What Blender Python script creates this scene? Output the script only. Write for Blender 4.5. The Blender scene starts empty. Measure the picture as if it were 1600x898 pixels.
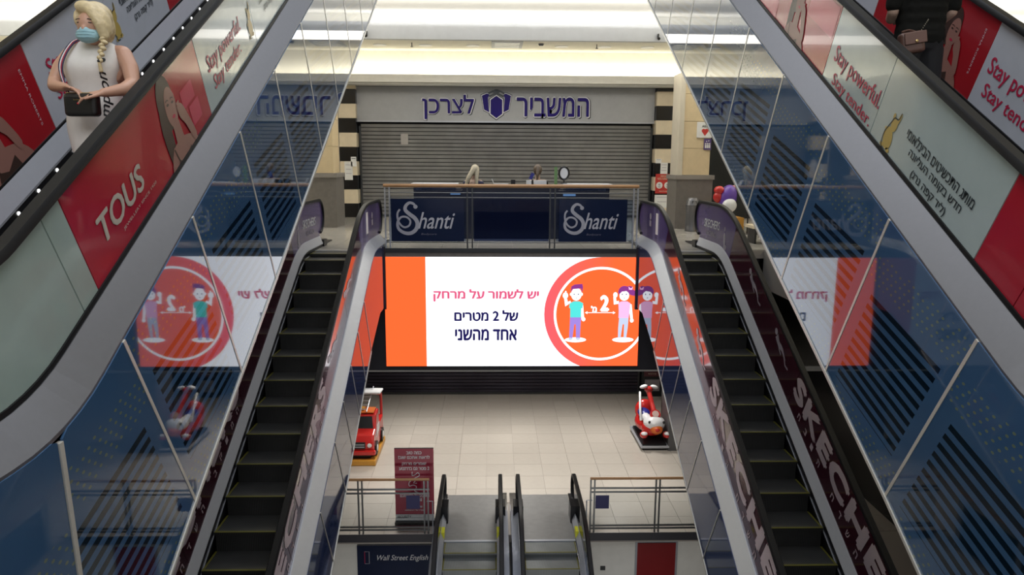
import bpy, bmesh, math, random
from mathutils import Vector, Matrix, Euler
from mathutils.bvhtree import BVHTree
random.seed(7)
SC = bpy.context.scene
COL = SC.collection
PI = math.pi
R = math.radians

# ------------------------------------------------------------------ camera
cam_d = bpy.data.cameras.new('camera')
cam = bpy.data.objects.new('camera', cam_d); COL.objects.link(cam)
TH, YAW, ROLL, FPX = .1731, .0266, .0058, 1139.5
fw = Vector((math.sin(YAW)*math.cos(TH), math.cos(YAW)*math.cos(TH), -math.sin(TH)))
rr = Vector((math.cos(YAW), -math.sin(YAW), 0)); uu = rr.cross(fw)
r2 = rr*math.cos(ROLL)+uu*math.sin(ROLL); u2 = -rr*math.sin(ROLL)+uu*math.cos(ROLL)
m = Matrix((r2, u2, -fw)).transposed().to_4x4(); m.translation = Vector((-.335, 0, 1.6))
cam.matrix_world = m
cam_d.sensor_fit = 'HORIZONTAL'; cam_d.sensor_width = 36; cam_d.lens = 36*FPX/1600
cam_d.clip_start = .05; cam_d.clip_end = 200
SC.camera = cam

# ------------------------------------------------------------------ world, lights, exposure
w = bpy.data.worlds.new('world'); SC.world = w; w.use_nodes = True
bg = w.node_tree.nodes['Background']; bg.inputs[0].default_value = (.88, .92, 1.0, 1); bg.inputs[1].default_value = .85
SC.view_settings.view_transform = 'Standard'; SC.view_settings.look = 'None'
SC.view_settings.exposure = 0.0; SC.view_settings.gamma = 1.0; SC.view_settings.use_curve_mapping = False

def area(name, loc, rot, sx, sy, power, col=(1, 1, 1), spread=180):
    l = bpy.data.lights.new(name, 'AREA'); l.shape = 'RECTANGLE'; l.size = sx; l.size_y = sy
    l.energy = power; l.color = col; l.spread = R(spread)
    o = bpy.data.objects.new(name, l); COL.objects.link(o); o.location = loc; o.rotation_euler = rot
    return o
# daylight falling through the skylight over the atrium
area('skylight_light', (0, 5.5, 11.5), (0, 0, 0), 8.5, 17, 820, (.93, .96, 1.0))
# cove lamps at the far ceiling's ledges; the third strip hangs free below it
area('cove_light', (0, 20.02, 3.86), (R(115), 0, 0), 26, .10, 120, (1.0, .96, .84))
area('cove_light', (0, 18.0, 4.72), (R(180), 0, 0), 26, .12, 110, (1.0, .97, .90))
area('cove_light', (0, 16.0, 4.1), (R(180), 0, 0), 24, .3, 330, (1.0, .97, .90))
area('corridor_ceiling_fill', (-9.5, 8.0, 3.4), (R(180), 0, 0), 6, 22, 430, (1.0, .94, .76))  # both corridor areas are added fill, brightening the side ceilings from below
area('corridor_ceiling_fill', (9.5, 8.0, 3.4), (R(180), 0, 0), 6, 22, 430, (1.0, .95, .80))
# lamps in the soffit over the lower hall
for lx in (-2.6, .2, 3.0):
    for ly in (15.2, 18.4):
        area('soffit_light', (lx, ly, -2.45), (0, 0, 0), .5, .5, 36, (1.0, .96, .90), 120)
area('hall_light', (0, 9.0, -6.3), (R(65), 0, 0), 6, .6, 110, (1.0, .97, .92))
area('concourse_light', (0, 17.0, 4.3), (0, 0, 0), 9, 1.2, 130, (1.0, .95, .86))
area('near_light', (0, -3.0, 6.5), (R(35), 0, 0), 10, 3, 350, (.95, .97, 1.0))

# ------------------------------------------------------------------ materials
MATS = {}
def mat(name, col, rough=.5, metal=0, noise=.08, scale=6, coat=0, ior=1.5, bump=0, alpha=None, emit=None, trans=0, spec=.5):
    if name in MATS: return MATS[name]
    mt = bpy.data.materials.new(name); mt.use_nodes = True
    nt = mt.node_tree; b = nt.nodes['Principled BSDF']
    b.inputs['Roughness'].default_value = rough; b.inputs['Metallic'].default_value = metal
    b.inputs['Coat Weight'].default_value = coat; b.inputs['Coat Roughness'].default_value = .02
    b.inputs['IOR'].default_value = ior; b.inputs['Specular IOR Level'].default_value = spec
    b.inputs['Transmission Weight'].default_value = trans
    tc = nt.nodes.new('ShaderNodeTexCoord'); nz = nt.nodes.new('ShaderNodeTexNoise')
    nz.inputs['Scale'].default_value = scale; nz.inputs['Detail'].default_value = 4
    nt.links.new(tc.outputs['Object'], nz.inputs['Vector'])
    mx = nt.nodes.new('ShaderNodeMix'); mx.data_type = 'RGBA'
    mx.inputs[6].default_value = tuple(c*(1-noise) for c in col)+(1,)
    mx.inputs[7].default_value = tuple(min(1, c*(1+noise)) for c in col)+(1,)
    nt.links.new(nz.outputs['Fac'], mx.inputs[0]); nt.links.new(mx.outputs[2], b.inputs['Base Color'])
    if bump:
        bp = nt.nodes.new('ShaderNodeBump'); bp.inputs['Strength'].default_value = bump; bp.inputs['Distance'].default_value = .01
        nt.links.new(nz.outputs['Fac'], bp.inputs['Height']); nt.links.new(bp.outputs[0], b.inputs['Normal'])
    if alpha is not None: b.inputs['Alpha'].default_value = alpha
    if emit is not None:
        b.inputs['Emission Color'].default_value = tuple(col)+(1,); b.inputs['Emission Strength'].default_value = emit
    MATS[name] = mt
    return mt

def emitmat(name, col, s):
    if name in MATS: return MATS[name]
    mt = bpy.data.materials.new(name); mt.use_nodes = True; nt = mt.node_tree; nt.nodes.clear()
    o = nt.nodes.new('ShaderNodeOutputMaterial'); e = nt.nodes.new('ShaderNodeEmission')
    e.inputs[0].default_value = tuple(col)+(1,); e.inputs[1].default_value = s
    nt.links.new(e.outputs[0], o.inputs[0]); MATS[name] = mt
    return mt

def glassmat(name, tint, alpha_mix=.25):
    # thin architectural glass: clear film with mirror-like Fresnel sheen
    mt = bpy.data.materials.new(name); mt.use_nodes = True; nt = mt.node_tree; nt.nodes.clear()
    o = nt.nodes.new('ShaderNodeOutputMaterial'); t = nt.nodes.new('ShaderNodeBsdfTransparent'); t.inputs[0].default_value = tuple(tint)+(1,)
    g = nt.nodes.new('ShaderNodeBsdfGlossy'); g.inputs['Roughness'].default_value = .02
    f = nt.nodes.new('ShaderNodeFresnel'); f.inputs[0].default_value = 1.45
    x = nt.nodes.new('ShaderNodeMixShader')
    nt.links.new(f.outputs[0], x.inputs[0]); nt.links.new(t.outputs[0], x.inputs[1]); nt.links.new(g.outputs[0], x.inputs[2])
    nt.links.new(x.outputs[0], o.inputs[0]); MATS[name] = mt
    return mt

silver = mat('brushed_steel', (.18, .18, .19), .38, .75, .05, 30)
steel_lt = mat('satin_steel', (.50, .52, .57), .36, .45, .04, 20)
deck_lt = mat('pale_deck', (.66, .67, .70), .4, .1, .04, 20)
plate_m = mat('plate_steel', (.26, .26, .26), .42, .5, .15, 8)
steel_dk = mat('dark_steel', (.10, .105, .11), .35, .7, .1, 20)
black = mat('black_paint', (.012, .012, .014), .35)
rubber = mat('black_rubber', (.010, .010, .011), .42, spec=.2)
skirtm = mat('skirt_black', (.008, .008, .010), .3)
stepm = mat('step_metal', (.045, .046, .048), .42, .6, .25, 12, bump=.1)
stepl = mat('step_metal_light', (.13, .135, .14), .42, .6, .2, 12, bump=.1)
yellowm = mat('step_yellow', (.13, .12, .012), .55)
cream_line = mat('seam_metal', (.62, .60, .54), .35, .3)
redad = mat('red_print', (.40, .012, .030), .14, coat=.3)
pinkad = mat('pink_print', (.56, .04, .09), .14, coat=.3)
whitead = mat('pale_print', (.42, .50, .50), .12, coat=.4)
paleglass = mat('pale_frosted_glass', (.34, .43, .39), .12, coat=.4)
lilacad = mat('lilac_white_print', (.50, .52, .58), .2, coat=.3)
redad2 = mat('dark_red_print', (.36, .010, .018), .2, coat=.3)
crimson = mat('crimson_ink', (.48, .02, .07), .3)
dkink = mat('dark_ink', (.02, .03, .035), .3)
greyink = mat('champagne_ink', (.50, .46, .40), .3)
goldm = mat('gold_print', (.50, .36, .10), .3)
skinp = mat('printed_skin', (.30, .15, .12), .3)
hairp = mat('printed_hair', (.05, .028, .022), .3)
maroon = mat('maroon_print', (.060, .008, .020), .14, coat=.5)
violet = mat('violet_sign_and_lit_panel', (.11, .075, .22), .2, coat=.4)
pinkw = mat('pinkish_white_ink', (.60, .50, .53), .4)
dullw = mat('grey_ink', (.40, .37, .42), .4)
navyp = mat('navy_panel', (.012, .020, .055), .15, coat=.5)
cream = mat('cream_plaster', (.82, .79, .69), .7)
whitep = mat('white_plaster', (.82, .81, .76), .7)
greyp = mat('grey_and_shaded_plaster', (.50, .52, .56), .6)
beige = mat('beige_stone', (.66, .53, .33), .5, noise=.12)
creamst = mat('cream_stone', (.72, .62, .46), .4, noise=.12)
blackst = mat('black_stone', (.012, .011, .012), .25)
greyst = mat('grey_stone', (.17, .155, .14), .4, noise=.25, scale=9)
wood = mat('handrail_wood', (.50, .27, .12), .4, noise=.3, scale=4)
darkwall = mat('dark_wall', (.028, .027, .035), .5)
shopdark = mat('dark_shopfront', (.018, .020, .022), .2)
paperw = mat('white_paper', (.75, .75, .74), .6)
redsign = mat('red_sign', (.50, .035, .03), .45)
chrome = mat('chrome', (.75, .76, .78), .12, 1)
plasticw = mat('white_plastic', (.75, .76, .78), .3)
redpl = mat('red_plastic', (.52, .02, .018), .25, coat=.4)
orangepl = mat('orange_plastic', (.70, .16, .03), .3)
yellowpl = mat('yellow_plastic', (.58, .28, .04), .35)
bluepl = mat('blue_plastic', (.02, .025, .22), .35)
purplepl = mat('purple_plastic', (.13, .06, .38), .3)
signblue = mat('sign_blue', (.018, .008, .16), .5, spec=.2)
navysq = mat('navy_sticker', (.010, .010, .10), .5)
glass = glassmat('clear_glass', (.72, .80, .92))
glass_c = glassmat('plain_glass', (.93, .95, .96))
glass_s = glassmat('smoky_glass', (.42, .50, .72))

# mirror-like blue cladding with a printed stripe and dot pattern (panel space: y along the slope, z across it)
def bluemat(name, base, stripes=True, cw=.5, dark=(.004, .012, .022)):
    mt = bpy.data.materials.new(name); mt.use_nodes = True; nt = mt.node_tree; b = nt.nodes['Principled BSDF']
    b.inputs['Roughness'].default_value = .035; b.inputs['IOR'].default_value = 1.5
    b.inputs['Coat Weight'].default_value = cw; b.inputs['Coat Roughness'].default_value = .0; b.inputs['Coat IOR'].default_value = 1.45
    def N(op, a, c=None, d=None):
        n = nt.nodes.new('ShaderNodeMath'); n.operation = op
        for i, v in enumerate((a, c, d)):
            if v is None: continue
            if isinstance(v, (int, float)): n.inputs[i].default_value = v
            else: nt.links.new(v, n.inputs[i])
        return n.outputs[0]
    tc = nt.nodes.new('ShaderNodeTexCoord'); sp = nt.nodes.new('ShaderNodeSeparateXYZ')
    nt.links.new(tc.outputs['Object'], sp.inputs[0]); U, V = sp.outputs[1], sp.outputs[2]
    nz = nt.nodes.new('ShaderNodeTexNoise'); nz.inputs['Scale'].default_value = 2.2; nt.links.new(tc.outputs['Object'], nz.inputs[0])
    mx0 = nt.nodes.new('ShaderNodeMix'); mx0.data_type = 'RGBA'
    mx0.inputs[6].default_value = tuple(c*.86 for c in base)+(1,); mx0.inputs[7].default_value = tuple(c*1.14 for c in base)+(1,)
    nt.links.new(nz.outputs['Fac'], mx0.inputs[0]); out = mx0.outputs[2]
    if stripes:
        a = R(-11)
        s_al = N('ADD', N('MULTIPLY', U, math.cos(a)), N('MULTIPLY', V, math.sin(a)))
        s_ac = N('ADD', N('MULTIPLY', V, math.cos(a)), N('MULTIPLY', U, -math.sin(a)))
        fr = N('FRACT', N('DIVIDE', s_ac, .078))
        st = N('GREATER_THAN', fr, .50)
        m1 = N('MULTIPLY', N('GREATER_THAN', U, .12), N('LESS_THAN', U, .98))
        m2 = N('MULTIPLY', N('GREATER_THAN', s_ac, -1.02), N('LESS_THAN', s_ac, -.20))
        st = N('MULTIPLY', st, N('MULTIPLY', m1, m2))
        mx = nt.nodes.new('ShaderNodeMix'); mx.data_type = 'RGBA'; nt.links.new(st, mx.inputs[0])
        nt.links.new(out, mx.inputs[6]); mx.inputs[7].default_value = dark+(1,); out = mx.outputs[2]
        pu = N('SUBTRACT', N('FRACT', N('DIVIDE', N('ADD', U, N('MULTIPLY', V, .5)), .062)), .5)
        pv = N('SUBTRACT', N('FRACT', N('DIVIDE', V, .05)), .5)
        dd = N('ADD', N('MULTIPLY', pu, pu), N('MULTIPLY', pv, pv))
        dot = N('LESS_THAN', dd, .035)
        zone = N('ADD', N('MULTIPLY', N('GREATER_THAN', s_ac, -.15), N('LESS_THAN', s_ac, .06)), N('MULTIPLY', N('GREATER_THAN', s_ac, -1.24), N('LESS_THAN', s_ac, -1.07)))
        dot = N('MULTIPLY', dot, zone)
        mx = nt.nodes.new('ShaderNodeMix'); mx.data_type = 'RGBA'; nt.links.new(dot, mx.inputs[0])
        nt.links.new(out, mx.inputs[6]); mx.inputs[7].default_value = (.13, .17, .12, 1); out = mx.outputs[2]
    nt.links.new(out, b.inputs['Base Color'])
    return mt
blue1 = bluemat('blue_mirror_cladding', (.042, .098, .195))
blue2 = bluemat('dark_blue_mirror_cladding', (.026, .044, .125), False, .1)

# floor tiles: pale polished stone, each tile a slightly different tone (object random)
def tilemat(name, c0, c1, rough=.22):
    mt = bpy.data.materials.new(name); mt.use_nodes = True; nt = mt.node_tree; b = nt.nodes['Principled BSDF']
    b.inputs['Roughness'].default_value = rough
    oi = nt.nodes.new('ShaderNodeObjectInfo'); mx = nt.nodes.new('ShaderNodeMix'); mx.data_type = 'RGBA'
    nz = nt.nodes.new('ShaderNodeTexNoise'); nz.inputs['Scale'].default_value = 5; nz.inputs['Detail'].default_value = 5
    ad = nt.nodes.new('ShaderNodeMath'); ad.operation = 'MULTIPLY_ADD'; ad.inputs[1].default_value = .5
    nt.links.new(oi.outputs['Random'], ad.inputs[0]); 
    hf = nt.nodes.new('ShaderNodeMath'); hf.operation = 'MULTIPLY'; hf.inputs[1].default_value = .5
    nt.links.new(nz.outputs['Fac'], hf.inputs[0]); nt.links.new(hf.outputs[0], ad.inputs[2])
    nt.links.new(ad.outputs[0], mx.inputs[0]); mx.inputs[6].default_value = c0+(1,); mx.inputs[7].default_value = c1+(1,)
    nt.links.new(mx.outputs[2], b.inputs['Base Color']); return mt
tile_m = tilemat('pale_tile', (.45, .415, .37), (.53, .49, .44))
tile_u = tilemat('upper_tile', (.38, .36, .33), (.46, .44, .40), .14)
grout = mat('grout', (.34, .31, .28), .7)

# ------------------------------------------------------------------ mesh helpers
def bm_new(): return bmesh.new()
def box(bm, c, s, rot=None):
    M = Matrix.Translation(Vector(c)) @ (rot.to_matrix().to_4x4() if rot else Matrix.Identity(4)) @ Matrix.Diagonal((s[0], s[1], s[2], 1))
    return bmesh.ops.create_cube(bm, size=1, matrix=M)['verts']
def bx(bm, x0, x1, y0, y1, z0, z1): return box(bm, ((x0+x1)/2, (y0+y1)/2, (z0+z1)/2), (abs(x1-x0), abs(y1-y0), abs(z1-z0)))
def frame_to(d):
    d = Vector(d).normalized(); return d.to_track_quat('Z', 'Y').to_matrix().to_4x4()
def cone(bm, a, b, ra, rb, n=12):
    a, b = Vector(a), Vector(b); d = b-a
    if d.length < 1e-6: return
    bmesh.ops.create_cone(bm, cap_ends=True, segments=n, radius1=ra, radius2=rb, depth=d.length, matrix=Matrix.Translation((a+b)/2) @ frame_to(d))
def ell(bm, c, r, rot=None, sub=2):
    if isinstance(r, (int, float)): r = (r, r, r)
    M = Matrix.Translation(Vector(c)) @ (rot.to_matrix().to_4x4() if rot else Matrix.Identity(4)) @ Matrix.Diagonal((r[0], r[1], r[2], 1))
    bmesh.ops.create_icosphere(bm, subdivisions=sub, radius=1, matrix=M)
def limb(bm, pts, rad, n=12):
    for i in range(len(pts)-1): cone(bm, pts[i], pts[i+1], rad[i], rad[i+1], n)
    for p_, r_ in zip(pts, rad): ell(bm, p_, r_, sub=2)
def prism(bm, pts, d, flip=False):
    """closed 3D polygon extruded by vector d"""
    a = [bm.verts.new(Vector(p_)) for p_ in pts]; b = [bm.verts.new(Vector(p_)+Vector(d)) for p_ in pts]
    n = len(pts); bm.faces.new(a); bm.faces.new(b[::-1])
    for i in range(n): bm.faces.new((a[i], b[i], b[(i+1) % n], a[(i+1) % n]))
def yz(bm, pts, x0, x1): prism(bm, [(x0, p_[0], p_[1]) for p_ in pts], (x1-x0, 0, 0))
def lathe(bm, prof, c, n=20):
    rings = []
    for r_, z_ in prof:
        rings.append([bm.verts.new((c[0]+r_*math.cos(2*PI*i/n), c[1]+r_*math.sin(2*PI*i/n), c[2]+z_)) for i in range(n)])
    for a, b in zip(rings, rings[1:]):
        for i in range(n): bm.faces.new((a[i], a[(i+1) % n], b[(i+1) % n], b[i]))
    bm.faces.new(rings[0][::-1]); bm.faces.new(rings[-1])
def tube(bm, pts, r_, n=8, closed=False):
    pts = [Vector(p_) for p_ in pts]; N_ = len(pts); rings = []
    for i, p_ in enumerate(pts):
        if closed: t = pts[(i+1) % N_]-pts[i-1]
        else: t = pts[min(i+1, N_-1)]-pts[max(i-1, 0)]
        M = frame_to(t)
        rad = r_[i] if isinstance(r_, (list, tuple)) else r_
        rings.append([bm.verts.new(p_+(M @ Vector((rad*math.cos(2*PI*k/n), rad*math.sin(2*PI*k/n), 0)))) for k in range(n)])
    pr = list(zip(rings, rings[1:])) + ([(rings[-1], rings[0])] if closed else [])
    for a, b in pr:
        off = min(range(n), key=lambda o: sum((a[k].co-b[(k+o) % n].co).length_squared for k in range(n)))
        for k in range(n): bm.faces.new((a[k], a[(k+1) % n], b[(k+1+off) % n], b[(k+off) % n]))
    if not closed: bm.faces.new(rings[0][::-1]); bm.faces.new(rings[-1])

def mesh(name, bm, mats, smooth=False):
    bmesh.ops.recalc_face_normals(bm, faces=bm.faces[:])
    me = bpy.data.meshes.new(name); bm.to_mesh(me); bm.free()
    for q in (mats if isinstance(mats, (list, tuple)) else [mats]): me.materials.append(q)
    if smooth:
        for p_ in me.polygons: p_.use_smooth = True
        try: me.set_sharp_from_angle(angle=R(40))
        except Exception: pass
    return me
def place(name, me, parent=None, loc=(0, 0, 0), rot=None):
    o = bpy.data.objects.new(name, me); COL.objects.link(o)
    o.location = loc
    if rot: o.rotation_euler = rot
    if parent is not None:
        o.parent = parent
        if parent.type == 'EMPTY': o.location = Vector(loc)-parent.location
    return o
def obj(name, bm, mats, parent=None, smooth=False): return place(name, mesh(name, bm, mats, smooth), parent)
def bobj(name, m_, parent, *b):
    bm = bm_new()
    for q in b: bx(bm, *q)
    return obj(name, bm, m_, parent)
def thing(name, label, cat, loc=(0, 0, 0), group=None):
    o = bpy.data.objects.new(name, None); COL.objects.link(o); o.location = loc; o.empty_display_size = .1
    o['label'] = label; o['category'] = cat
    if group: o['group'] = group
    return o
def tag(o, label, cat, group=None):
    o['label'] = label; o['category'] = cat
    if group: o['group'] = group
    return o
def struct(o, label=None, cat='building'):
    o['kind'] = 'structure'
    if label: o['label'] = label
    return o
def blob(name, bm, m_, parent, vox=.008, it=3):
    """overlapping forms fused into one continuous skin"""
    me = mesh(name, bm, m_); o = bpy.data.objects.new(name, me); COL.objects.link(o)
    md = o.modifiers.new('r', 'REMESH'); md.mode = 'VOXEL'; md.voxel_size = vox; md.use_smooth_shade = True
    sm = o.modifiers.new('s', 'SMOOTH'); sm.iterations = it; sm.factor = .5
    dg = bpy.context.evaluated_depsgraph_get(); me2 = bpy.data.meshes.new_from_object(o.evaluated_get(dg))
    bpy.data.objects.remove(o); me2.name = name
    if not me2.materials: me2.materials.append(m_)
    for p_ in me2.polygons: p_.use_smooth = True
    return place(name, me2, parent)

def rev(s):
    t = s[::-1]; return t.translate(str.maketrans('()', ')('))
def text_mesh(s, bold=0, shear=0, spacing=1):
    c = bpy.data.curves.new('lettering', 'FONT'); c.body = s; c.size = 1; c.offset = bold; c.shear = shear; c.space_character = spacing
    c.resolution_u = 3
    o = bpy.data.objects.new('lettering', c); COL.objects.link(o)
    dg = bpy.context.evaluated_depsgraph_get(); me = bpy.data.meshes.new_from_object(o.evaluated_get(dg))
    bpy.data.objects.remove(o); bpy.data.curves.remove(c)
    if 'ד' in s:                       # the two crossing strokes of this letter are filled wrongly: rebuild them as two bars
        b_ = bmesh.new(); b_.from_mesh(me); seen = set(); b_.verts.ensure_lookup_table()
        for v in list(b_.verts):
            if v.index in seen: continue
            st, isl = [v], []
            seen.add(v.index)
            while st:
                q = st.pop(); isl.append(q)
                for e in q.link_edges:
                    w2 = e.other_vert(q)
                    if w2.index not in seen: seen.add(w2.index); st.append(w2)
            if len(isl) != 8: continue
            isl.sort(key=lambda q: q.index); A, B = isl[:4], isl[4:]
            xs = [q.co.x for q in B]; ya = [q.co.y for q in A]
            if max(xs)-min(xs) < .4 or max(ya)-min(ya) < .5: continue
            ca, cb = [q.co.copy() for q in A], [q.co.copy() for q in B]
            bmesh.ops.delete(b_, geom=isl, context='VERTS')
            for cc in (ca, cb): b_.faces.new([b_.verts.new(k_) for k_ in cc])
            b_.verts.ensure_lookup_table(); b_.verts.index_update(); seen = set(range(0)); 
            break
        b_.to_mesh(me); b_.free()
    return me
def text(name, s, m_, parent, O, d, n, w_, h_, bold=.02, lift=.003, thick=0, shear=0, spacing=1, by=.7):
    """lettering fitted into w_ x h_ around the centre O; d = reading direction, n = up"""
    me = text_mesh(s, 0, shear, spacing); hb = bold*.8
    if bold:
        bb_ = bmesh.new()
        for iz, (ox, oy) in enumerate(((-hb, 0), (hb, 0), (0, hb*by), (0, -hb*by), (0, 0), (-hb*.5, 0), (hb*.5, 0))):
            t_ = bmesh.new(); t_.from_mesh(me); bmesh.ops.translate(t_, verts=t_.verts[:], vec=(ox, oy, .00022*iz)); m2 = bpy.data.meshes.new('lettering'); t_.to_mesh(m2); t_.free(); bb_.from_mesh(m2); bpy.data.meshes.remove(m2)
        bb_.to_mesh(me); bb_.free()
    xs = [v.co.x for v in me.vertices]; ys = [v.co.y for v in me.vertices]
    x0, x1, y0, y1 = min(xs), max(xs), min(ys), max(ys)
    if h_ is None: h_ = w_*(y1-y0)/(x1-x0)
    if w_ is None: w_ = h_*(x1-x0)/(y1-y0)
    O, d, n = Vector(O), Vector(d).normalized(), Vector(n).normalized(); nn = d.cross(n)
    for v in me.vertices:
        a = ((v.co.x-x0)/(x1-x0)-.5)*w_; b = ((v.co.y-y0)/(y1-y0)-.5)*h_
        v.co = O+d*a+n*b+nn*(lift+v.co.z)
    if thick:
        bm = bmesh.new(); bm.from_mesh(me)
        rt = bmesh.ops.extrude_face_region(bm, geom=bm.faces[:])
        bmesh.ops.translate(bm, verts=[g for g in rt['geom'] if isinstance(g, bmesh.types.BMVert)], vec=nn*thick)
        bmesh.ops.recalc_face_normals(bm, faces=bm.faces[:]); bm.to_mesh(me); bm.free()
    me.materials.clear(); me.materials.append(m_); me.name = name
    return place(name, me, parent)
def flat(name, polys, m_, parent, O, d, n, lift=.002, sc=1):
    """printed shapes: polygons in the (d, n) plane"""
    O, d, n = Vector(O), Vector(d).normalized(), Vector(n).normalized(); nn = d.cross(n); bm = bm_new()
    for ip, P_ in enumerate(polys):
        if len(P_) < 3: continue
        f = bm.faces.new([bm.verts.new(O+d*(a*sc)+n*(b*sc)+nn*(lift+.00022*(ip % 5))) for a, b in P_])
        f.normal_update()
        if f.normal.dot(nn) < 0: f.normal_flip()
    me = bpy.data.meshes.new(name); bm.to_mesh(me); bm.free(); me.materials.append(m_)
    return place(name, me, parent)
def circ(cx, cy, rx, ry=None, n=28, a0=0, a1=360, rot=0):
    ry = rx if ry is None else ry; full = abs(a1-a0) >= 360; k = n if full else n+1; P_ = []
    for i in range(k):
        a = R(a0+(a1-a0)*i/n); x, y = rx*math.cos(a), ry*math.sin(a); c_, s_ = math.cos(R(rot)), math.sin(R(rot))
        P_.append((cx+x*c_-y*s_, cy+x*s_+y*c_))
    return P_
def rect(x0, y0, x1, y1): return [(x0, y0), (x1, y0), (x1, y1), (x0, y1)]
def stroke(pts, w_):
    """polyline stroke as quads"""
    out = []
    ws = w_ if isinstance(w_, (list, tuple)) else [w_]*len(pts)
    L, Rr = [], []
    for i, p_ in enumerate(pts):
        a = pts[max(i-1, 0)]; b = pts[min(i+1, len(pts)-1)]; dx, dy = b[0]-a[0], b[1]-a[1]; l = math.hypot(dx, dy) or 1
        nx, ny = -dy/l*ws[i]/2, dx/l*ws[i]/2; L.append((p_[0]+nx, p_[1]+ny)); Rr.append((p_[0]-nx, p_[1]-ny))
    for i in range(len(pts)-1): out.append([L[i], L[i+1], Rr[i+1], Rr[i]])
    return out
def smooth_pts(P_, k=6):
    out = []
    for i in range(len(P_)-1):
        p0 = P_[max(i-1, 0)]; p1 = P_[i]; p2 = P_[i+1]; p3 = P_[min(i+2, len(P_)-1)]
        for j in range(k):
            t = j/k
            out.append(tuple(.5*((2*p1[q])+(-p0[q]+p2[q])*t+(2*p0[q]-5*p1[q]+4*p2[q]-p3[q])*t*t+(-p0[q]+3*p1[q]-3*p2[q]+p3[q])*t**3) for q in range(len(p1))))
    out.append(tuple(P_[-1])); return out
def clip(P_, x0, y0, x1, y1):
    def c(P_, ins, cut):
        o = []
        for i in range(len(P_)):
            a, b = P_[i-1], P_[i]
            if ins(b):
                if not ins(a): o.append(cut(a, b))
                o.append(b)
            elif ins(a): o.append(cut(a, b))
        return o
    def cx(X): return lambda a, b: (X, a[1]+(b[1]-a[1])*(X-a[0])/(b[0]-a[0]))
    def cy(Y): return lambda a, b: (a[0]+(b[0]-a[0])*(Y-a[1])/(b[1]-a[1]), Y)
    for ins, cut in ((lambda q: q[0] >= x0, cx(x0)), (lambda q: q[0] <= x1, cx(x1)), (lambda q: q[1] >= y0, cy(y0)), (lambda q: q[1] <= y1, cy(y1))):
        if not P_: break
        P_ = c(P_, ins, cut)
    return P_
# ------------------------------------------------------------------ large structure
def sbox(name, m_, *b, parent=None):
    o = bobj(name, m_, parent, *b)
    if parent is None: struct(o)
    return o
Y0, YS, YL = 13.2, 20.75, 21.9
# upper far floor with its tiles
fl = sbox('floor', grout, (-14, 14, Y0, YL+.3, -.16, -.012))
bm = bm_new(); bx(bm, 0, .654, 0, .654, -.012, 0); tme = mesh('tile', bm, tile_u)
for i in range(-8, 9):
    for j in range(12):
        x, y = i*.66+.04, Y0+.02+j*.66
        if y > YS-.1: continue
        place('tile', tme, fl, (x, y, 0))
bobj('edge_nosing', steel_dk, fl, (-2.3, 2.38, Y0-.03, Y0+.02, -.06, .012))
bobj('edge_band', greyst, fl, (-2.3, 2.38, Y0-.015, Y0, -.15, -.06))
# lower hall floor with its tiles
fl0 = sbox('floor', grout, (-14, 14, Y0, YL+.3, -5.78, -5.612))
bm = bm_new(); bx(bm, 0, .654, 0, .654, -.012, 0); tm0 = mesh('tile', bm, tile_m)
for i in range(-9, 13):
    for j in range(13):
        x, y = i*.66+.18, Y0+.02+j*.66
        if -1.3 < x < 1.0 and j < 2:
            if y+.66 < 14.9+.05: continue
        place('tile', tm0, fl0, (x, y, -5.6))
bobj('edge_band', darkwall, fl0, (-4.2, -1.47, Y0-.02, Y0, -5.74, -5.585), (1.5, 4.2, Y0-.02, Y0, -5.74, -5.585))
for a, b in ((-14, -3.95), (3.95, 14)): sbox('floor', tile_m, (a, b, -8, Y0-.001, -5.78, -5.6))
sbox('floor', tile_m, (-3.95, 3.95, -8, 1.9, -5.78, -5.6))
sbox('floor', tile_m, (-14, 14, -8, 14, -11.4, -11.2))
sbox('floor', tile_u, (-14, 14, -8, .75, -.2, .27))
for a, b in ((-14, -4.65), (4.65, 14)): sbox('floor', tile_u, (a, b, .75, Y0, -.7, 0))
# walls
sbox('wall_far', darkwall, (-14, 14, YL+.25, YL+.5, -5.6, 5.6))
sbox('wall_left', cream, (-14.2, -14, -8, YL+.5, -11, 11))
sbox('wall_right', cream, (14, 14.2, -8, YL+.5, -11, 11))
sbox('wall_back', greyp, (-14, 14, -8.2, -8, -11, 11))
sbox('wall_lower', whitep, (-14, 14, 13.62, 13.8, -11.2, -5.79))
# bulkhead carrying the screen, ceiling over the lower hall
sbox('wall_bulkhead', darkwall, (-4.6, 4.6, Y0+.075, Y0+.30, -2.3, -.16))
sbox('ceiling', whitep, (-14, 14, Y0+.30, YL+.3, -2.4, -2.3))
# far stepped ceiling
sbox('ceiling', whitep, (-14, 14, 15.0, 18.30, 5.0, 5.1))
sbox('trim_1', greyp, (-14, 14, 18.25, 18.42, 4.43, 4.82))  # ledge face lies in shade, and its grey carries that shade
sbox('wall_ledge', whitep, (-14, 14, 18.30, 18.42, 4.821, 5.0))
sbox('ceiling', cream, (-14, 14, 18.42, 20.36, 4.45, 4.52))
sbox('wall_cove', cream, (-14, 14, 20.30, 20.45, 3.7, 4.45))
sbox('trim_3', cream, (-14, 14, 19.95, 20.5, 3.66, 3.74))
sbox('trim_4', whitep, (-14, 14, 19.90, 19.95, 3.60, 3.80))
sbox('trim_5', whitep, (-14, 14, 20.0, 20.5, 3.56, 3.66))
for a, b in ((-14, -4.3), (4.3, 14)):
    sbox('ceiling', cream, (a, b, -8, 15.0, 4.8, 4.95))
    for k in range(5): sbox('trim_6', whitep, (a, b, -4+4.2*k, -3.6+4.2*k, 4.45, 4.8))
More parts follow.
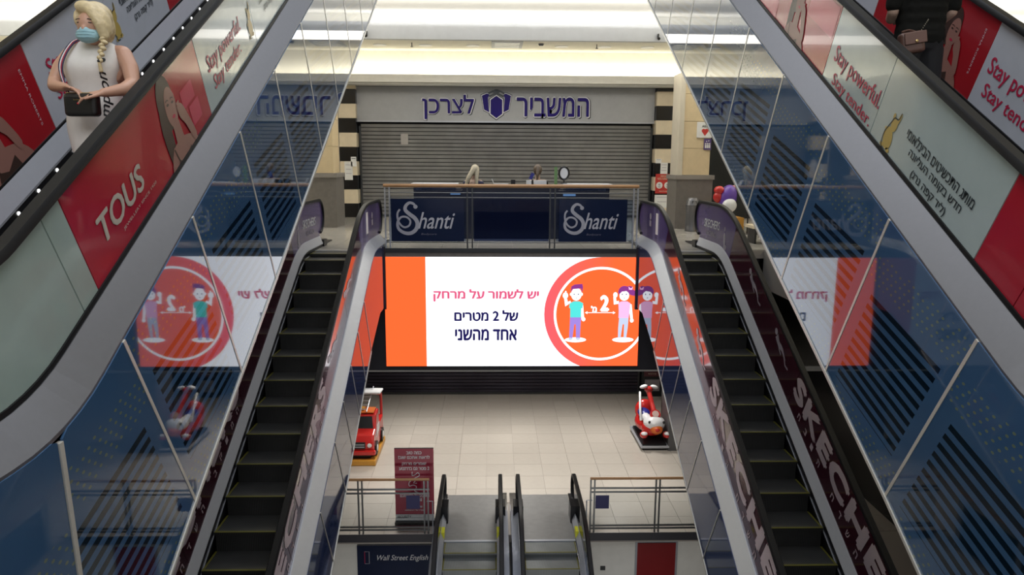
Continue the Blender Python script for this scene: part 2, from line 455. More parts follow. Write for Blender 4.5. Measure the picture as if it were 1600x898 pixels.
sbox('floor', whitep, (-14, 14, 15.5, YL, 6.4, 6.65))
sbox('wall_edge', whitep, (-14, 14, 15.4, 15.5, 5.1, 6.66))
# shuttered shop behind the far floor
sbox('wall_shop', darkwall, (-4.0, 4.1, YS+.18, YS+.3, 0, 3.6))
for x0_, x1_ in ((-14, -4.75), (5.0, 14)): sbox('wall_shopfront', shopdark, (x0_, x1_, YS-.1, YS+.3, 0, 3.6))
for s_, xa, xb, nm in ((-1, -4.74, -4.585, 'left'), (1, 4.70, 4.99, 'right')):
    sbox('trim_7', darkwall, (xa, xb, YS-.28, YS+.1, .04, 3.5)); 
sbox('trim_8', steel_lt, (-4.585, -4.55, YS-.3, YS+.1, 0, 3.56)); sbox('trim_9', steel_lt, (4.64, 4.70, YS-.3, YS+.1, 0, 3.56))
sbox('baseboard_far', steel_lt, (4.7, 5.0, YS-.32, YS-.28, 0, .05))
# dark shop block at the right edge of the lower hall
sbox('wall_side_shop', shopdark, (7.75, 13.9, 12.6, 20, -5.6, -2.4))
# roof beams over the atrium
for k in range(6): sbox('trim_10', greyp, (-4.3, 4.3, -6+4.2*k, -5.8+4.2*k, 10.6, 11.0))
for a, b in ((-14, -4.3), (4.3, 14)): sbox('ceiling', whitep, (a, b, -8, 22.3, 10.8, 11.0))
# ------------------------------------------------------------------ escalators
C30, S30 = math.cos(R(30)), math.sin(R(30))
class Path:
    def __init__(s, ys, zb, yb, yt, ye, rad=1.5):
        zt = zb+(yt-yb)*math.tan(R(30)); s.zb, s.zt, s.yb, s.yt, s.ys, s.ye = zb, zt, yb, yt, ys, ye
        t = rad*math.tan(R(15)); arc = rad*R(30); inc = (yt-yb)/C30
        s.L0 = yb-ys-t; s.arc = arc; s.Li = inc-2*t; s.L3 = ye-yt-t; s.rad = rad; s.t = t
        s.len = s.L0+arc+s.Li+arc+s.L3
    def S(s, u): return s.L0-s.t+s.arc+u          # u measured on the slope from the bottom corner
    def at(s, q, v=0):
        r = s.rad
        if q <= s.L0: y, z, a = s.ys+q, s.zb, 0
        elif q <= s.L0+s.arc:
            a = (q-s.L0)/r; y, z = s.ys+s.L0+r*math.sin(a), s.zb+r*(1-math.cos(a))
        elif q <= s.L0+s.arc+s.Li:
            k = q-s.L0-s.arc; a = R(30); y = s.yb+(s.t+k)*C30; z = s.zb+(s.t+k)*S30
        elif q <= s.L0+2*s.arc+s.Li:
            k = (q-s.L0-s.arc-s.Li)/r; a = R(30)-k
            cy, cz = s.yt+s.t, s.zt-r; y, z = cy-r*math.sin(a), cz+r*math.cos(a)
        else: y, z, a = s.yt+s.t+(q-s.L0-2*s.arc-s.Li), s.zt, 0
        return (y-v*math.sin(a), z+v*math.cos(a), a)
    def rng(s, a, b, full=True):
        o = [a]; brk = [s.L0+s.arc*k/6 for k in range(7)]+[s.L0+s.arc+s.Li+s.arc*k/6 for k in range(7)]
        o += [k for k in brk if a < k < b]; o.append(b); return o
    def zy(s, y):
        lo, hi = 0, s.len
        for _ in range(40):
            mid = (lo+hi)/2
            if s.at(mid)[0] < y: lo = mid
            else: hi = mid
        return s.at(lo)[1]

def sweep(bm, P, q0, q1, prof, X):
    rings = []
    for q in P.rng(q0, q1):
        ring = []
        for x, v in prof:
            y, z, a = P.at(q, v); ring.append(bm.verts.new((X(x), y, z)))
        rings.append(ring)
    n = len(prof)
    for a, b in zip(rings, rings[1:]):
        for i in range(n): bm.faces.new((a[i], a[(i+1) % n], b[(i+1) % n], b[i]))
    bm.faces.new(rings[0]); bm.faces.new(rings[-1])
    return bm

def rail_path(P, h, r, q0, q1, ends=(True, True)):
    pts = []
    if ends[0]:
        y, z, a = P.at(q0, h-r)
        for k in range(0, 11): t = R(-100+19*k/1.0); t = R(260-17*k); pts.append((y+r*math.cos(t), z+r*math.sin(t)))
    for q in P.rng(q0, q1): y, z, a = P.at(q, h); pts.append((y, z))
    if ends[1]:
        y, z, a = P.at(q1, h-r)
        for k in range(1, 11): t = R(90-17*k); pts.append((y+r*math.cos(t), z+r*math.sin(t)))
    return pts
def rail(bm, pts, X, x, hw=.040, hh=.026):
    prof = [(-hw, -hh*.6), (-hw, hh*.3), (-hw*.7, hh), (hw*.7, hh), (hw, hh*.3), (hw, -hh*.6), (hw*.5, -hh), (-hw*.5, -hh)]
    rings = []
    for i, p_ in enumerate(pts):
        a, b = pts[max(i-1, 0)], pts[min(i+1, len(pts)-1)]
        d = Vector((b[0]-a[0], b[1]-a[1])).normalized(); n = Vector((-d.y, d.x))
        rings.append([bm.verts.new((X(x)+px, p_[0]+n.x*pn, p_[1]+n.y*pn)) for px, pn in prof])
    k = len(prof)
    for a, b in zip(rings, rings[1:]):
        for i in range(k): bm.faces.new((a[i], a[(i+1) % k], b[(i+1) % k], b[i]))
    bm.faces.new(rings[0]); bm.faces.new(rings[-1])

def newel_glass(P, end, q, h, r, v0, x, X, m_, root, name='glass_panel', ext=.0):
    """rounded end panel of the balustrade"""
    y, z, a = P.at(q, 0); rr_ = r-.02; cz = z+h-r; sg = 1 if end else -1; pts = []
    for k in range(0, 13):
        t = R(90-15*k); pts.append((y+sg*rr_*math.cos(t), cz+rr_*math.sin(t)))
    pts = [p_ for p_ in pts if p_[1] > z+v0]
    pts += [(y+sg*.02, z+v0), (y-sg*ext, z+v0), (y-sg*ext, cz+rr_)]
    bm = bm_new(); yz(bm, pts, X(x)-.006, X(x)+.006); return obj(name, bm, m_, root)

def step_mesh(wd, mt, ym):
    bm = bm_new()
    bx(bm, -wd/2, wd/2, 0, .41, -.035, 0); bx(bm, -wd/2+.01, wd/2-.01, .012, .05, -.26, -.035)
    n0 = len(bm.faces)
    bx(bm, -wd/2, wd/2, -.002, .028, 0, .004); bx(bm, -wd/2, -wd/2+.022, .028, .40, 0, .003); bx(bm, wd/2-.022, wd/2, .028, .40, 0, .003)
    bm.faces.ensure_lookup_table()
    for f in bm.faces[n0:]: f.material_index = 1
    return mesh('step', bm, [mt, ym])

def wave_step(name, c0, c1):
    mt = bpy.data.materials.new(name); mt.use_nodes = True; nt = mt.node_tree; b = nt.nodes['Principled BSDF']
    b.inputs['Roughness'].default_value = .45; b.inputs['Metallic'].default_value = .4
    tc = nt.nodes.new('ShaderNodeTexCoord'); wv = nt.nodes.new('ShaderNodeTexWave'); wv.bands_direction = 'X'
    wv.inputs['Scale'].default_value = 16; wv.inputs['Distortion'].default_value = 0
    nz = nt.nodes.new('ShaderNodeTexNoise'); nz.inputs['Scale'].default_value = 3; nt.links.new(tc.outputs['Object'], nz.inputs['Vector'])
    nt.links.new(tc.outputs['Object'], wv.inputs['Vector']); ad = nt.nodes.new('ShaderNodeMath'); ad.operation = 'MULTIPLY'
    nt.links.new(wv.outputs['Fac'], ad.inputs[0]); nt.links.new(nz.outputs['Fac'], ad.inputs[1])
    mx = nt.nodes.new('ShaderNodeMix'); mx.data_type = 'RGBA'; mx.inputs[6].default_value = c0+(1,); mx.inputs[7].default_value = c1+(1,)
    nt.links.new(ad.outputs[0], mx.inputs[0]); nt.links.new(mx.outputs[2], b.inputs['Base Color'])
    return mt
step_dk = wave_step('ribbed_dark_step', (.030, .031, .031), (.13, .13, .13))
step_md = wave_step('ribbed_step', (.13, .14, .14), (.36, .38, .38))

HR, RN = .86, .30        # handrail height and newel radius
def escalator(kind, sgn, x0, W, P, label, group, stepmat, n_skip=lambda y: False, ends=(True, True), deck_m=silver, comb_y=None, qa=None, qb=None, qo=None, skirt_dots=False):
    root = thing('escalator', label, 'escalator', (sgn*(x0+W/2), (P.yb+P.yt)/2, P.zb), group)
    X = lambda x: sgn*(x0+x)
    q0 = qa if qa is not None else .35; q1 = qb if qb is not None else P.len-.35; qo = qo or q1
    gi, go = .15, W-.15
    # outer decks (exterior side of each balustrade), one each side
    for nm, a, b in (('outer_deck', 0, .13), ('outer_deck', W, W-.13)):
        bm = bm_new(); s_ = 1 if a == 0 else -1
        sweep(bm, P, 0, min(P.len, (q1 if a == 0 else qo)+.0), [(a, .08), (a, .10), (b, .235), (b+s_*.012, .235), (b+s_*.012, .06), (a+s_*.03, .06)], X)
        obj(nm, bm, deck_m, root)
    # interior decks with their black skirts
    for g, s_, qe in ((gi, 1, q1), (go, -1, qo)):
        bm = bm_new(); sweep(bm, P, 0, qe, [(g+s_*.012, .20), (g+s_*.07, .07), (g+s_*.07, .055), (g+s_*.0, .055), (g+s_*.0, .20)], X)
        obj('inner_deck', bm, deck_lt if kind == 'inner' else steel_lt, root)
        bm = bm_new(); sweep(bm, P, 0, qe, [(g+s_*.045, .055), (g+s_*.065, .055), (g+s_*.065, -.26), (g+s_*.045, -.26)], X)
        sk = obj('skirt', bm, skirtm, root)
        bm = bm_new(); sweep(bm, P, 0, qe, [(g+s_*.066, -.035), (g+s_*.074, -.035), (g+s_*.074, -.05), (g+s_*.066, -.05)], X)
        obj('skirt_brush', bm, steel_lt, sk)
    # dark body under the steps
    bm = bm_new(); sweep(bm, P, 0, P.len, [(.075, .03), (gi+.02, .03), (gi+.04, -.34), (go-.04, -.34), (go-.02, .03), (W-.03, .03), (W-.03, -.9), (.075, -.9)], X)
    obj('truss', bm, skirtm, root)
    # handrails
    for x, qe in ((gi, q1), (go, qo)):
        bm = bm_new(); rail(bm, rail_path(P, HR, RN, q0, qe, ends), X, x); obj('handrail', bm, rubber, root, True)
    # steps
    wd = (go-gi)-.16; me = step_mesh(wd, stepmat, yellowm); xc = X(W/2)
    ctop = comb_y if comb_y else P.yt+.6; y = ctop-.405; n = 0
    while y > P.yb-.8 and n < 60:
        z = P.zy(y+.02)
        if not n_skip(y): place('step', me, root, (xc, y, z-.002))
        y -= .4; n += 1
    # landing plate
    bm = bm_new(); bx(bm, X(gi+.03), X(go-.03), ctop, P.ye, P.zt-.08, P.zt+.004)
    lp = obj('landing_plate', bm, plate_m, root)
    bobj('comb', steel_lt, lp, (X(gi+.07), X(go-.07), ctop-.012, ctop+.05, P.zt-.03, P.zt+.009))
    return root, X, gi, go, q0, q1, qo

def glass_strip(P, X, x, u0, u1, m_, root, v0=.19, v1=HR-.015, name='balustrade_panel', gap=.004, raw=False):
    bm = bm_new(); a, b = (u0, u1) if raw else (P.S(u0), P.S(u1))
    sweep(bm, P, a+gap, b-gap, [(x-.006, v0), (x+.006, v0), (x+.006, v1), (x-.006, v1)], X); return obj(name, bm, m_, root)
def on(P, u, v, Xw): return Vector((Xw, P.yb+u*C30-v*S30, P.zb+u*S30+v*C30))
UP = Vector((0, -S30, C30)); AL = Vector((0, C30, S30))
def dirs(face): return (AL if face > 0 else -AL), UP     # face=+1: print faces +x

def clad_panel(name, P, Xw, poly, u0, m_, root, th=.012):
    """polygon (world y, z) -> mesh in panel space (origin at slope position u0)"""
    O = on(P, u0, 0, 0); bm = bm_new()
    loc = [((y-O.y)*C30+(z-O.z)*S30, -(y-O.y)*S30+(z-O.z)*C30) for y, z in poly]
    yz(bm, loc, -th/2, th/2); return place(name, mesh(name, bm, m_), root, (Xw, O.y, O.z), (R(30), 0, 0))
def seam(P, Xw, a, b, w_, m_, root, sgn):
    d = Vector((b[0]-a[0], b[1]-a[1])).normalized(); n = Vector((-d.y, d.x))*w_/2; bm = bm_new()
    yz(bm, [(a[0]+n.x, a[1]+n.y), (b[0]+n.x, b[1]+n.y), (b[0]-n.x, b[1]-n.y), (a[0]-n.x, a[1]-n.y)], Xw-.012, Xw+.012)
    return obj('seam_strip', bm, m_, root)

PO = Path(.6, .28, 3.18, 14.2, 15.8)
PI_ = Path(.4, -5.6, 2.43, 12.12, 14.5)
PC = Path(.6, -11.2, 2.6, 12.3, 14.9)

# ---- upper pair
outer_lab = {-1: 'upper left escalator carrying the woman in white past red and white adverts', 1: 'upper right escalator carrying the person in black past red and white adverts'}
OUT = {}
for sgn in (-1, 1):
    x0, W = 2.235, 1.375
    root, X, gi, go, q0, q1, qo = escalator('upper', sgn, x0, W, PO, outer_lab[sgn], 'upper pair of escalators', step_dk, n_skip=lambda y: y < 2.2, ends=(True, False), qb=PO.len)
    OUT[sgn] = (root, X)
    Xc = X(.0)
    vb, vt, U0 = -1.32, .085, .64
    # first, flatter panels near the bottom landing
    top = [PO.at(q, .085)[:2] for q in PO.rng(0, PO.S(U0))]
    s0y = 3.08
    t0 = [p_ for p_ in top if p_[0] < s0y-.02]+[(s0y-.02, .375)]
    clad_panel('cladding_panel', PO, Xc, [(top[0][0], -1.3)]+t0+[(s0y+.08, -1.3)], U0-2.24, blue1, root)
    t1 = [(s0y+.02, .378)]+[p_ for p_ in top if p_[0] > s0y+.05]
    bq = on(PO, U0, vb, 0)
    clad_panel('cladding_panel', PO, Xc, [(s0y+.12, -1.3)]+t1+[(bq.y, bq.z)], U0-1.12, blue1, root)
    seam(PO, Xc, (s0y, .37), (s0y+.10, -1.3), .030, cream_line, root, sgn)
    me = None
    for k in range(11):
        u = U0+1.12*k
        if me is None:
            bm = bm_new(); yz(bm, [(.014, vb), (1.106, vb), (1.106, vt), (.014, vt)], -.006, .006); me = mesh('cladding_panel', bm, blue1)
            bm = bm_new(); yz(bm, [(-.012, vb), (.012, vb), (.012, vt), (-.012, vt)], -.009, .009); ms = mesh('seam_strip', bm, cream_line)
        O = on(PO, u, 0, Xc)
        if k < 10: place('cladding_panel', me, root, O, (R(30), 0, 0))
        place('seam_strip', ms, root, O, (R(30), 0, 0))
    bm = bm_new(); a, b = on(PO, U0, vb, 0), on(PO, U0+11.2, vb, 0)
    yz(bm, [(1.0, -1.3), (s0y+.1, -1.3), (a.y, a.z), (b.y, b.z), (b.y+.012, b.z-.022), (a.y+.01, a.z-.022), (s0y+.1, -1.325), (1.0, -1.325)], Xc-.016, Xc+.016)
    obj('bottom_trim', bm, cream_line, root)
    bm = bm_new(); yz(bm, [(1.0, .2)]+[(3.1, .2), (on(PO, 11.8, 0, 0).y, on(PO, 11.8, 0, 0).z), (b.y, b.z), (a.y, a.z), (s0y+.1, -1.3), (1.0, -1.3)], X(W)-.01, X(W)+.01)
    obj('outboard_cladding', bm, blue2, root)
    bm = bm_new(); p0, p1 = X(.01), X(W)
    prism(bm, [(p0, a.y, a.z+.02), (p1, a.y, a.z+.02), (p1, b.y, b.z+.02), (p0, b.y, b.z+.02)], (0, 0, .02)); obj('soffit_cladding', bm, steel_dk, root)
    # inboard balustrade: printed exterior
    f = -sgn; d, n = dirs(f); Xi = X(gi)-sgn*.0085
    if sgn < 0:
        segs = [(-9, -.9, paleglass), (-.9, .67, paleglass), (.67, .84, paleglass), (.84, 2.82, redad), (2.82, 4.15, whitead), (4.15, 5.9, whitead), (5.9, 7.7, redad), (7.7, 9.6, whitead), (9.6, 13.6, whitead)]
    else:
        segs = [(-9, .71, redad), (.71, 1.115, redad), (1.115, 2.6, whitead), (2.6, 3.59, whitead), (3.59, 4.6, redad), (4.6, 5.75, redad), (5.75, 7.6, whitead), (7.6, 9.5, whitead), (9.5, 13.6, whitead)]
    for a_, b_, m_ in segs:
        qa_, qb_ = max(PO.S(a_), .42), min(PO.S(b_), PO.len)
        glass_strip(PO, X, gi, qa_, qb_, m_, root, v0=.235, raw=True)
    gm = bm_new(); sweep(gm, PO, .3, PO.len, [(gi-.016, .235), (gi+.016, .235), (gi+.016, .262), (gi-.016, .262)], X); obj('glass_gasket', gm, rubber, root)
    # outboard balustrade: print facing the riders
    if sgn < 0: segs = [(-9, 1.2, lilacad), (1.2, 2.69, redad2), (2.69, 3.9, lilacad), (3.9, 5.08, lilacad), (5.08, 6.9, redad2), (6.9, 9, lilacad), (9, 13.6, lilacad)]
    else: segs = [(-9, 1.6, redad2), (1.6, 3.27, lilacad), (3.27, 4.3, redad2), (4.3, 5.15, redad2), (5.15, 7.0, lilacad), (7.0, 9, lilacad), (9, 13.6, redad2)]
    for a_, b_, m_ in segs:
        qa_, qb_ = max(PO.S(a_), .42), min(PO.S(b_), PO.len)
        glass_strip(PO, X, go, qa_, qb_, m_, root, v0=.20, raw=True)
    gm = bm_new(); sweep(gm, PO, .3, PO.len, [(go-.016, .19), (go+.016, .19), (go+.016, .208), (go-.016, .208)], X); obj('glass_gasket', gm, rubber, root)
    # comb lamps set in the outboard skirt
    bm = bm_new(); bmesh.ops.create_cone(bm, cap_ends=True, segments=12, radius1=.013, radius2=.013, depth=.006, matrix=Matrix.Rotation(R(90), 4, 'Y')); lm = mesh('skirt_lamp', bm, emitmat('lamp_dot', (1, 1, 1), 2.2))
    for k in range(-2, 26):
        o_ = on(PO, 2.15+.27*k, .025, X(go-.068)); place('skirt_lamp', lm, root, o_)

def portrait(root, O, d, n, k, dress=True, arm=True):
    flat('printed_hair', [circ(-.05, .10, .115, .17, rot=-12), smooth_pts([(-.15, .14), (-.2, -.05), (-.18, -.28), (-.11, -.33), (-.085, -.18), (-.07, .02)], 3)], hairp, root, O, d, n, .003, k)
    flat('printed_figure', [circ(0, .06, .082, .125, rot=-8), [(-.04, -.02), (.05, -.04), (.07, -.2), (-.06, -.2)], smooth_pts([(-.12, -.17), (0, -.15), (.1, -.16), (.24, -.22), (.3, -.36), (-.18, -.36), (-.2, -.26), (-.12, -.17)], 3)[:-1]], skinp, root, O, d, n, .0042, k)
    flat('printed_features', [circ(-.036, .085, .017, .008), circ(.034, .082, .017, .008)]+stroke([(-.058, .108), (-.03, .115), (-.014, .106)], .007)+stroke([(.014, .106), (.03, .113), (.056, .104)], .007), hairp, root, O, d, n, .0054, k)
    flat('printed_lips', [circ(.004, .0, .024, .011)], crimson, root, O, d, n, .0054, k)
    if dress: flat('printed_dress', [[(-.1, -.26), (.0, -.30), (.12, -.24), (.17, -.36), (-.14, -.36)]]+stroke([(-.12, -.18), (-.09, -.27)], .014), hairp, root, O, d, n, .0054, k)
    if arm: flat('printed_hand', [smooth_pts([(.07, .03), (.1, .05), (.15, .03), (.19, -.04), (.25, -.2), (.2, -.24), (.13, -.1), (.08, -.04), (.07, .03)], 3)[:-1]]+stroke([(.075, .05), (.12, .06)], .016)+stroke([(.07, .025), (.11, .03)], .016), skinp, root, O, d, n, .0066, k)
def bear(root, O, d, n, k):
    flat('printed_pendant', [circ(0, -.06, .052, .068, rot=20), circ(.018, .035, .036, .042), circ(.05, .085, .012, .04, rot=-12), circ(-.01, .075, .012, .02), circ(-.045, -.02, .02, .012), circ(.04, -.12, .022, .014), circ(-.04, -.12, .022, .014)], goldm, root, O, d, n, .003, k)
    flat('printed_outline', stroke(smooth_pts([(.055, .125), (.045, .08), (.0, .07), (-.02, .03), (-.035, 0), (-.055, -.05), (-.045, -.12), (0, -.135)], 4), .008), dkink, root, O, d, n, .0042, k)

# left inboard print
r_, X = OUT[-1]; d, n = dirs(1); Xi = X(.15)+.0065
text('lettering', 'TOUS', greyink, r_, on(PO, 1.33, .48, Xi), d, n, .60, .155, .035, .003, shear=.15)
text('lettering', 'JEWELLERY SINCE 1920', greyink, r_, on(PO, 1.50, .35, Xi), d, n, .50, .022, .0, .003)
portrait(r_, on(PO, 2.22, .545, Xi), (d-UP*.12), n, 1.05)
text('lettering', 'Stay powerful.', crimson, r_, on(PO, 3.38, .55, Xi), d, n, .86, .15, .012, .003, shear=.2)
text('lettering', 'Stay tender.', crimson, r_, on(PO, 3.36, .40, Xi), d, n, .72, .13, .012, .003, shear=.2)
bear(r_, on(PO, 4.05, .50, Xi), d, n, 1.1)
for k_, (s_, wd) in enumerate((('מותג התכשיטים הבינלאומי', .82), ('חדש בקומה העליונה', .66), ('(ליד קפה נרג)', .45))):
    text('lettering', rev(s_), dkink, r_, on(PO, 4.75, .62-.095*k_, Xi), d, n, wd, .072, .012, .003)
# flat decoration: lighter squares in the red print
for q_ in (rect(2.40, .50, 2.62, .62), rect(2.48, .34, 2.66, .48)): flat('printed_block', [q_], pinkad, r_, on(PO, 0, 0, Xi), d, n, .0015)
# left outboard print
Xo = X(1.375-.15)+.0065
portrait(r_, on(PO, 2.05, .52, Xo), d, n, .95, True, True)
text('lettering', 'EMMA ROBERTS', pinkw, r_, on(PO, 2.56, .50, Xo)-d*.0, -UP, AL, .40, .020, .0, .003)
text('lettering', 'Stay powerful.', crimson, r_, on(PO, 3.33, .56, Xo), d, n, .95, .15, .02, .003, shear=.1)
text('lettering', 'Stay tender.', crimson, r_, on(PO, 3.25, .38, Xo), d, n, .80, .13, .02, .003, shear=.1)
bear(r_, on(PO, 3.98, .50, Xo), d, n, 1.1)
for k_, (s_, wd) in enumerate((('מותג התכשיטים הבינלאומי', .80), ('חדש בקומה העליונה', .62), ('(ליד קפה נרג)', .42))):
    text('lettering', rev(s_), dkink, r_, on(PO, 4.55, .60-.10*k_, Xo), d, n, wd, .075, .012, .003)
# right inboard print
r_, X = OUT[1]; d, n = dirs(-1); Xi = X(.15)-.0065
text('lettering', 'Stay powerful.', crimson, r_, on(PO, 3.04, .485, Xi), d, n, .88, .165, .014, .003)
text('lettering', 'Stay tender.', crimson, r_, on(PO, 3.02, .315, Xi), d, n, .75, .12, .014, .003)
bear(r_, on(PO, 2.36, .42, Xi), d, n, 1.15)
for k_, (s_, wd, uc) in enumerate((('מותג התכשיטים הבינלאומי', .86, 1.735), ('חדש בקומה העליונה', .68, 1.725), ('(ליד קפה נרג)', .46, 1.73))):
    text('lettering', rev(s_), dkink, r_, on(PO, uc, .50-.095*k_, Xi), d, n, wd, .075, .012, .003)
for q_ in (rect(-5.7, .24, -4.9, .42), rect(-4.2, .55, -3.62, .80)): flat('printed_block', [q_], pinkad, r_, on(PO, 0, 0, Xi), d, n, .0015)
portrait(r_, on(PO, 4.4, .54, Xi), d, n, 1.0)
# right outboard print
Xo = X(1.375-.15)-.0065
portrait(r_, on(PO, 3.78, .50, Xo), d, n, .95)
text('lettering', 'EMMA ROBERTS', pinkw, r_, on(PO, 3.40, .55, Xo), -UP, -AL, .36, .020, .0, .003)
text('lettering', 'Stay powerful.', crimson, r_, on(PO, 2.73, .52, Xo), d, n, .92, .165, .02, .003)
text('lettering', 'Stay tender.', crimson, r_, on(PO, 2.75, .345, Xo), d, n, .78, .14, .02, .003)
bear(r_, on(PO, 2.0, .48, Xo), d, n, 1.15)
text('lettering', 'TOUS', pinkw, r_, on(PO, 4.75, .62, Xo), d, n, .5, .13, .03, .003, shear=.15)

# ---- inner pair
in_lab = {-1: 'left descending escalator with dark advert panels beside the big screen', 1: 'right descending escalator with tall white lettering on dark panels'}
INN = {}
for sgn in (-1, 1):
    x0, W = 2.31, 1.39
    q1 = PI_.S((13.45-2.43)/C30); q1 = PI_.len-.95; qo = PI_.len-.95
    root, X, gi, go, q0, q1, qo = escalator('inner', sgn, x0, W, PI_, in_lab[sgn], 'pair of escalators beside the screen', step_dk, n_skip=lambda y: y < 5.5, ends=(True, True), comb_y=12.9, qb=q1, qo=qo, deck_m=steel_lt)
    INN[sgn] = (root, X)
    Xc = X(0); vb, vt = -.96, .085
    us = [1.9, 3.3, 4.3, 5.3, 6.28, 7.28, 7.95, 8.61, 9.28, 9.95]
    for a_, b_ in zip(us, us[1:]):
        pa = [on(PI_, a_+.010, vb, 0), on(PI_, b_-.010, vb, 0), on(PI_, b_-.010, vt, 0), on(PI_, a_+.010, vt, 0)]
        clad_panel('cladding_panel', PI_, Xc, [(p_.y, p_.z) for p_ in pa], a_, blue2, root)
        s1, s2 = on(PI_, a_, vb, 0), on(PI_, a_, vt, 0); seam(PI_, Xc, (s1.y, s1.z), (s2.y, s2.z), .016, cream_line, root, sgn)
    # top panel with the bend, then the vertical end at the slab edge
    e = us[-1]; top = [PI_.at(q, vt)[:2] for q in PI_.rng(PI_.S(e+.01), q1) if PI_.at(q, vt)[0] < 13.15]+[(13.15, vt)]
    s1, s2 = on(PI_, e, vb, 0), on(PI_, e, vt, 0); seam(PI_, Xc, (s1.y, s1.z), (s2.y, s2.z), .016, cream_line, root, sgn)
    clad_panel('cladding_panel', PI_, Xc, [(s1.y+.01, s1.z)]+top+[(13.15, -1.05), (12.55, -1.05)], e, blue2, root)
    bobj('end_post', darkwall, root, (Xc-.03, Xc+.03, 13.09, 13.16, -1.1, .05))
    bm = bm_new(); a, b = on(PI_, us[0], vb, 0), on(PI_, e, vb, 0)
    yz(bm, [(a.y, a.z), (b.y, b.z), (b.y+.01, b.z-.02), (a.y+.01, a.z-.02)], Xc-.014, Xc+.014); obj('bottom_trim', bm, cream_line, root)
    bm = bm_new(); yz(bm, [(on(PI_, 1.9, 0, 0).y, on(PI_, 1.9, 0, 0).z), (12.1, 0), (13.2, 0), (13.2, -1.0), (12.4, -1.0), (a.y, a.z)], X(W)-.01, X(W)+.01); obj('outboard_cladding', bm, darkwall, root)
    f = -sgn; d, n = dirs(f)
    # panels
    for a_, b_ in ((1.2, 3.4), (3.4, 5.6), (5.6, 7.8), (7.8, 9.4), (9.4, 10.9)):
        glass_strip(PI_, X, gi, a_, b_, maroon, root, v0=.235)
        glass_strip(PI_, X, go, a_, b_, maroon, root, v0=.20)
    glass_strip(PI_, X, gi, PI_.S(10.9), q1, violet, root, v0=.235, raw=True); glass_strip(PI_, X, go, PI_.S(10.9), qo, violet, root, v0=.20, raw=True)  # landing panels: the brighter light there is put into the violet
    newel_glass(PI_, True, q1, HR, RN, .12, gi, X, violet, root, 'end_panel'); newel_glass(PI_, True, qo, HR, RN, .12, go, X, violet, root, 'end_panel')
    for g, qe in ((gi, q1), (go, qo)):
        y, z, a = PI_.at(qe); bobj('newel_base', skirtm, root, (X(g)-.09, X(g)+.09, y-.02, y+.2, 0, .13))
    # lettering on both print faces: exterior of the inboard side, interior of the outboard side
    for gx, vc in ((gi, .60), (go, .585)):
        Xf = X(gx)-sgn*.0075
        text('lettering', 'SKECHERS', pinkw, root, on(PI_, 6.05, vc+.01, Xf), d, n, 3.5, .35, .055, .002, spacing=1.06, by=1.5)
        st = 'חנות חדשה בקומה'
        cs = st
        for k_, ch in enumerate(cs):
            if ch == ' ': continue
            uu_ = 7.45-k_*.235 if sgn > 0 else 4.3+k_*.235
            text('letter', ch, pinkw, root, on(PI_, uu_, .335, Xf), d, n, .075, .085, .02, .002)
        for uc, L_ in ((9.72, .85), (8.42, .80)):
            sh = smooth_pts([(-.02, .07), (.12, .03), (.3, .045), (.42, .02), (.5, .0)], 4)
            flat('printed_runner', stroke([(a_*L_*1.0-.25*L_, b_) for a_, b_ in sh], [.11, .10, .09, .085, .075, .08, .08, .07, .06, .055, .05, .045, .04, .035, .03, .03, .02][:len(sh)])
                 + [circ(-.33*L_, .10, .05, .045)]+stroke([(-.2*L_, .05), (-.05*L_, -.02), (.06*L_, -.04)], .028)+stroke([(.17*L_, .02), (.3*L_, -.05), (.42*L_, -.03)], .03), dullw, root, on(PI_, uc, .56, Xf), d, n, .002)
    # small lettering on the landing panels
    y = 13.1; Xf = X(go)-sgn*.0075; dd = Vector((0, -sgn*-f*sgn, 0)); dd = Vector((0, 1 if f > 0 else -1, 0)); nn = Vector((0, 0, 1))
    text('lettering', 'SKECHERS', plasticw, root, (Xf, 12.82, .50), dd, nn, .92, .15, .03, .002, shear=.15)
    text('lettering', 'TECHNO', dullw, root, (Xf, 12.85, .33), dd, nn, .60, .09, .01, .002)
    flat('printed_runner', [circ(0, .18, .03, .04), circ(0, 0, .06, .12), circ(.03, -.12, .08, .05)], dullw, root, (Xf, 12.08, .30), dd, nn, .002)
    Xf = X(gi)-sgn*.0075
    bm = bm_new(); bx(bm, Xf-.002, Xf+.002, 12.25, 12.42, .36, .72); obj('notice_sticker', bm, paperw, root)
    flat('printed_symbols', [circ(0, .05, .07, .06), rect(-.07, -.12, .07, -.02)], dullw, root, (Xf, 12.85, .58), dd, nn, .002)

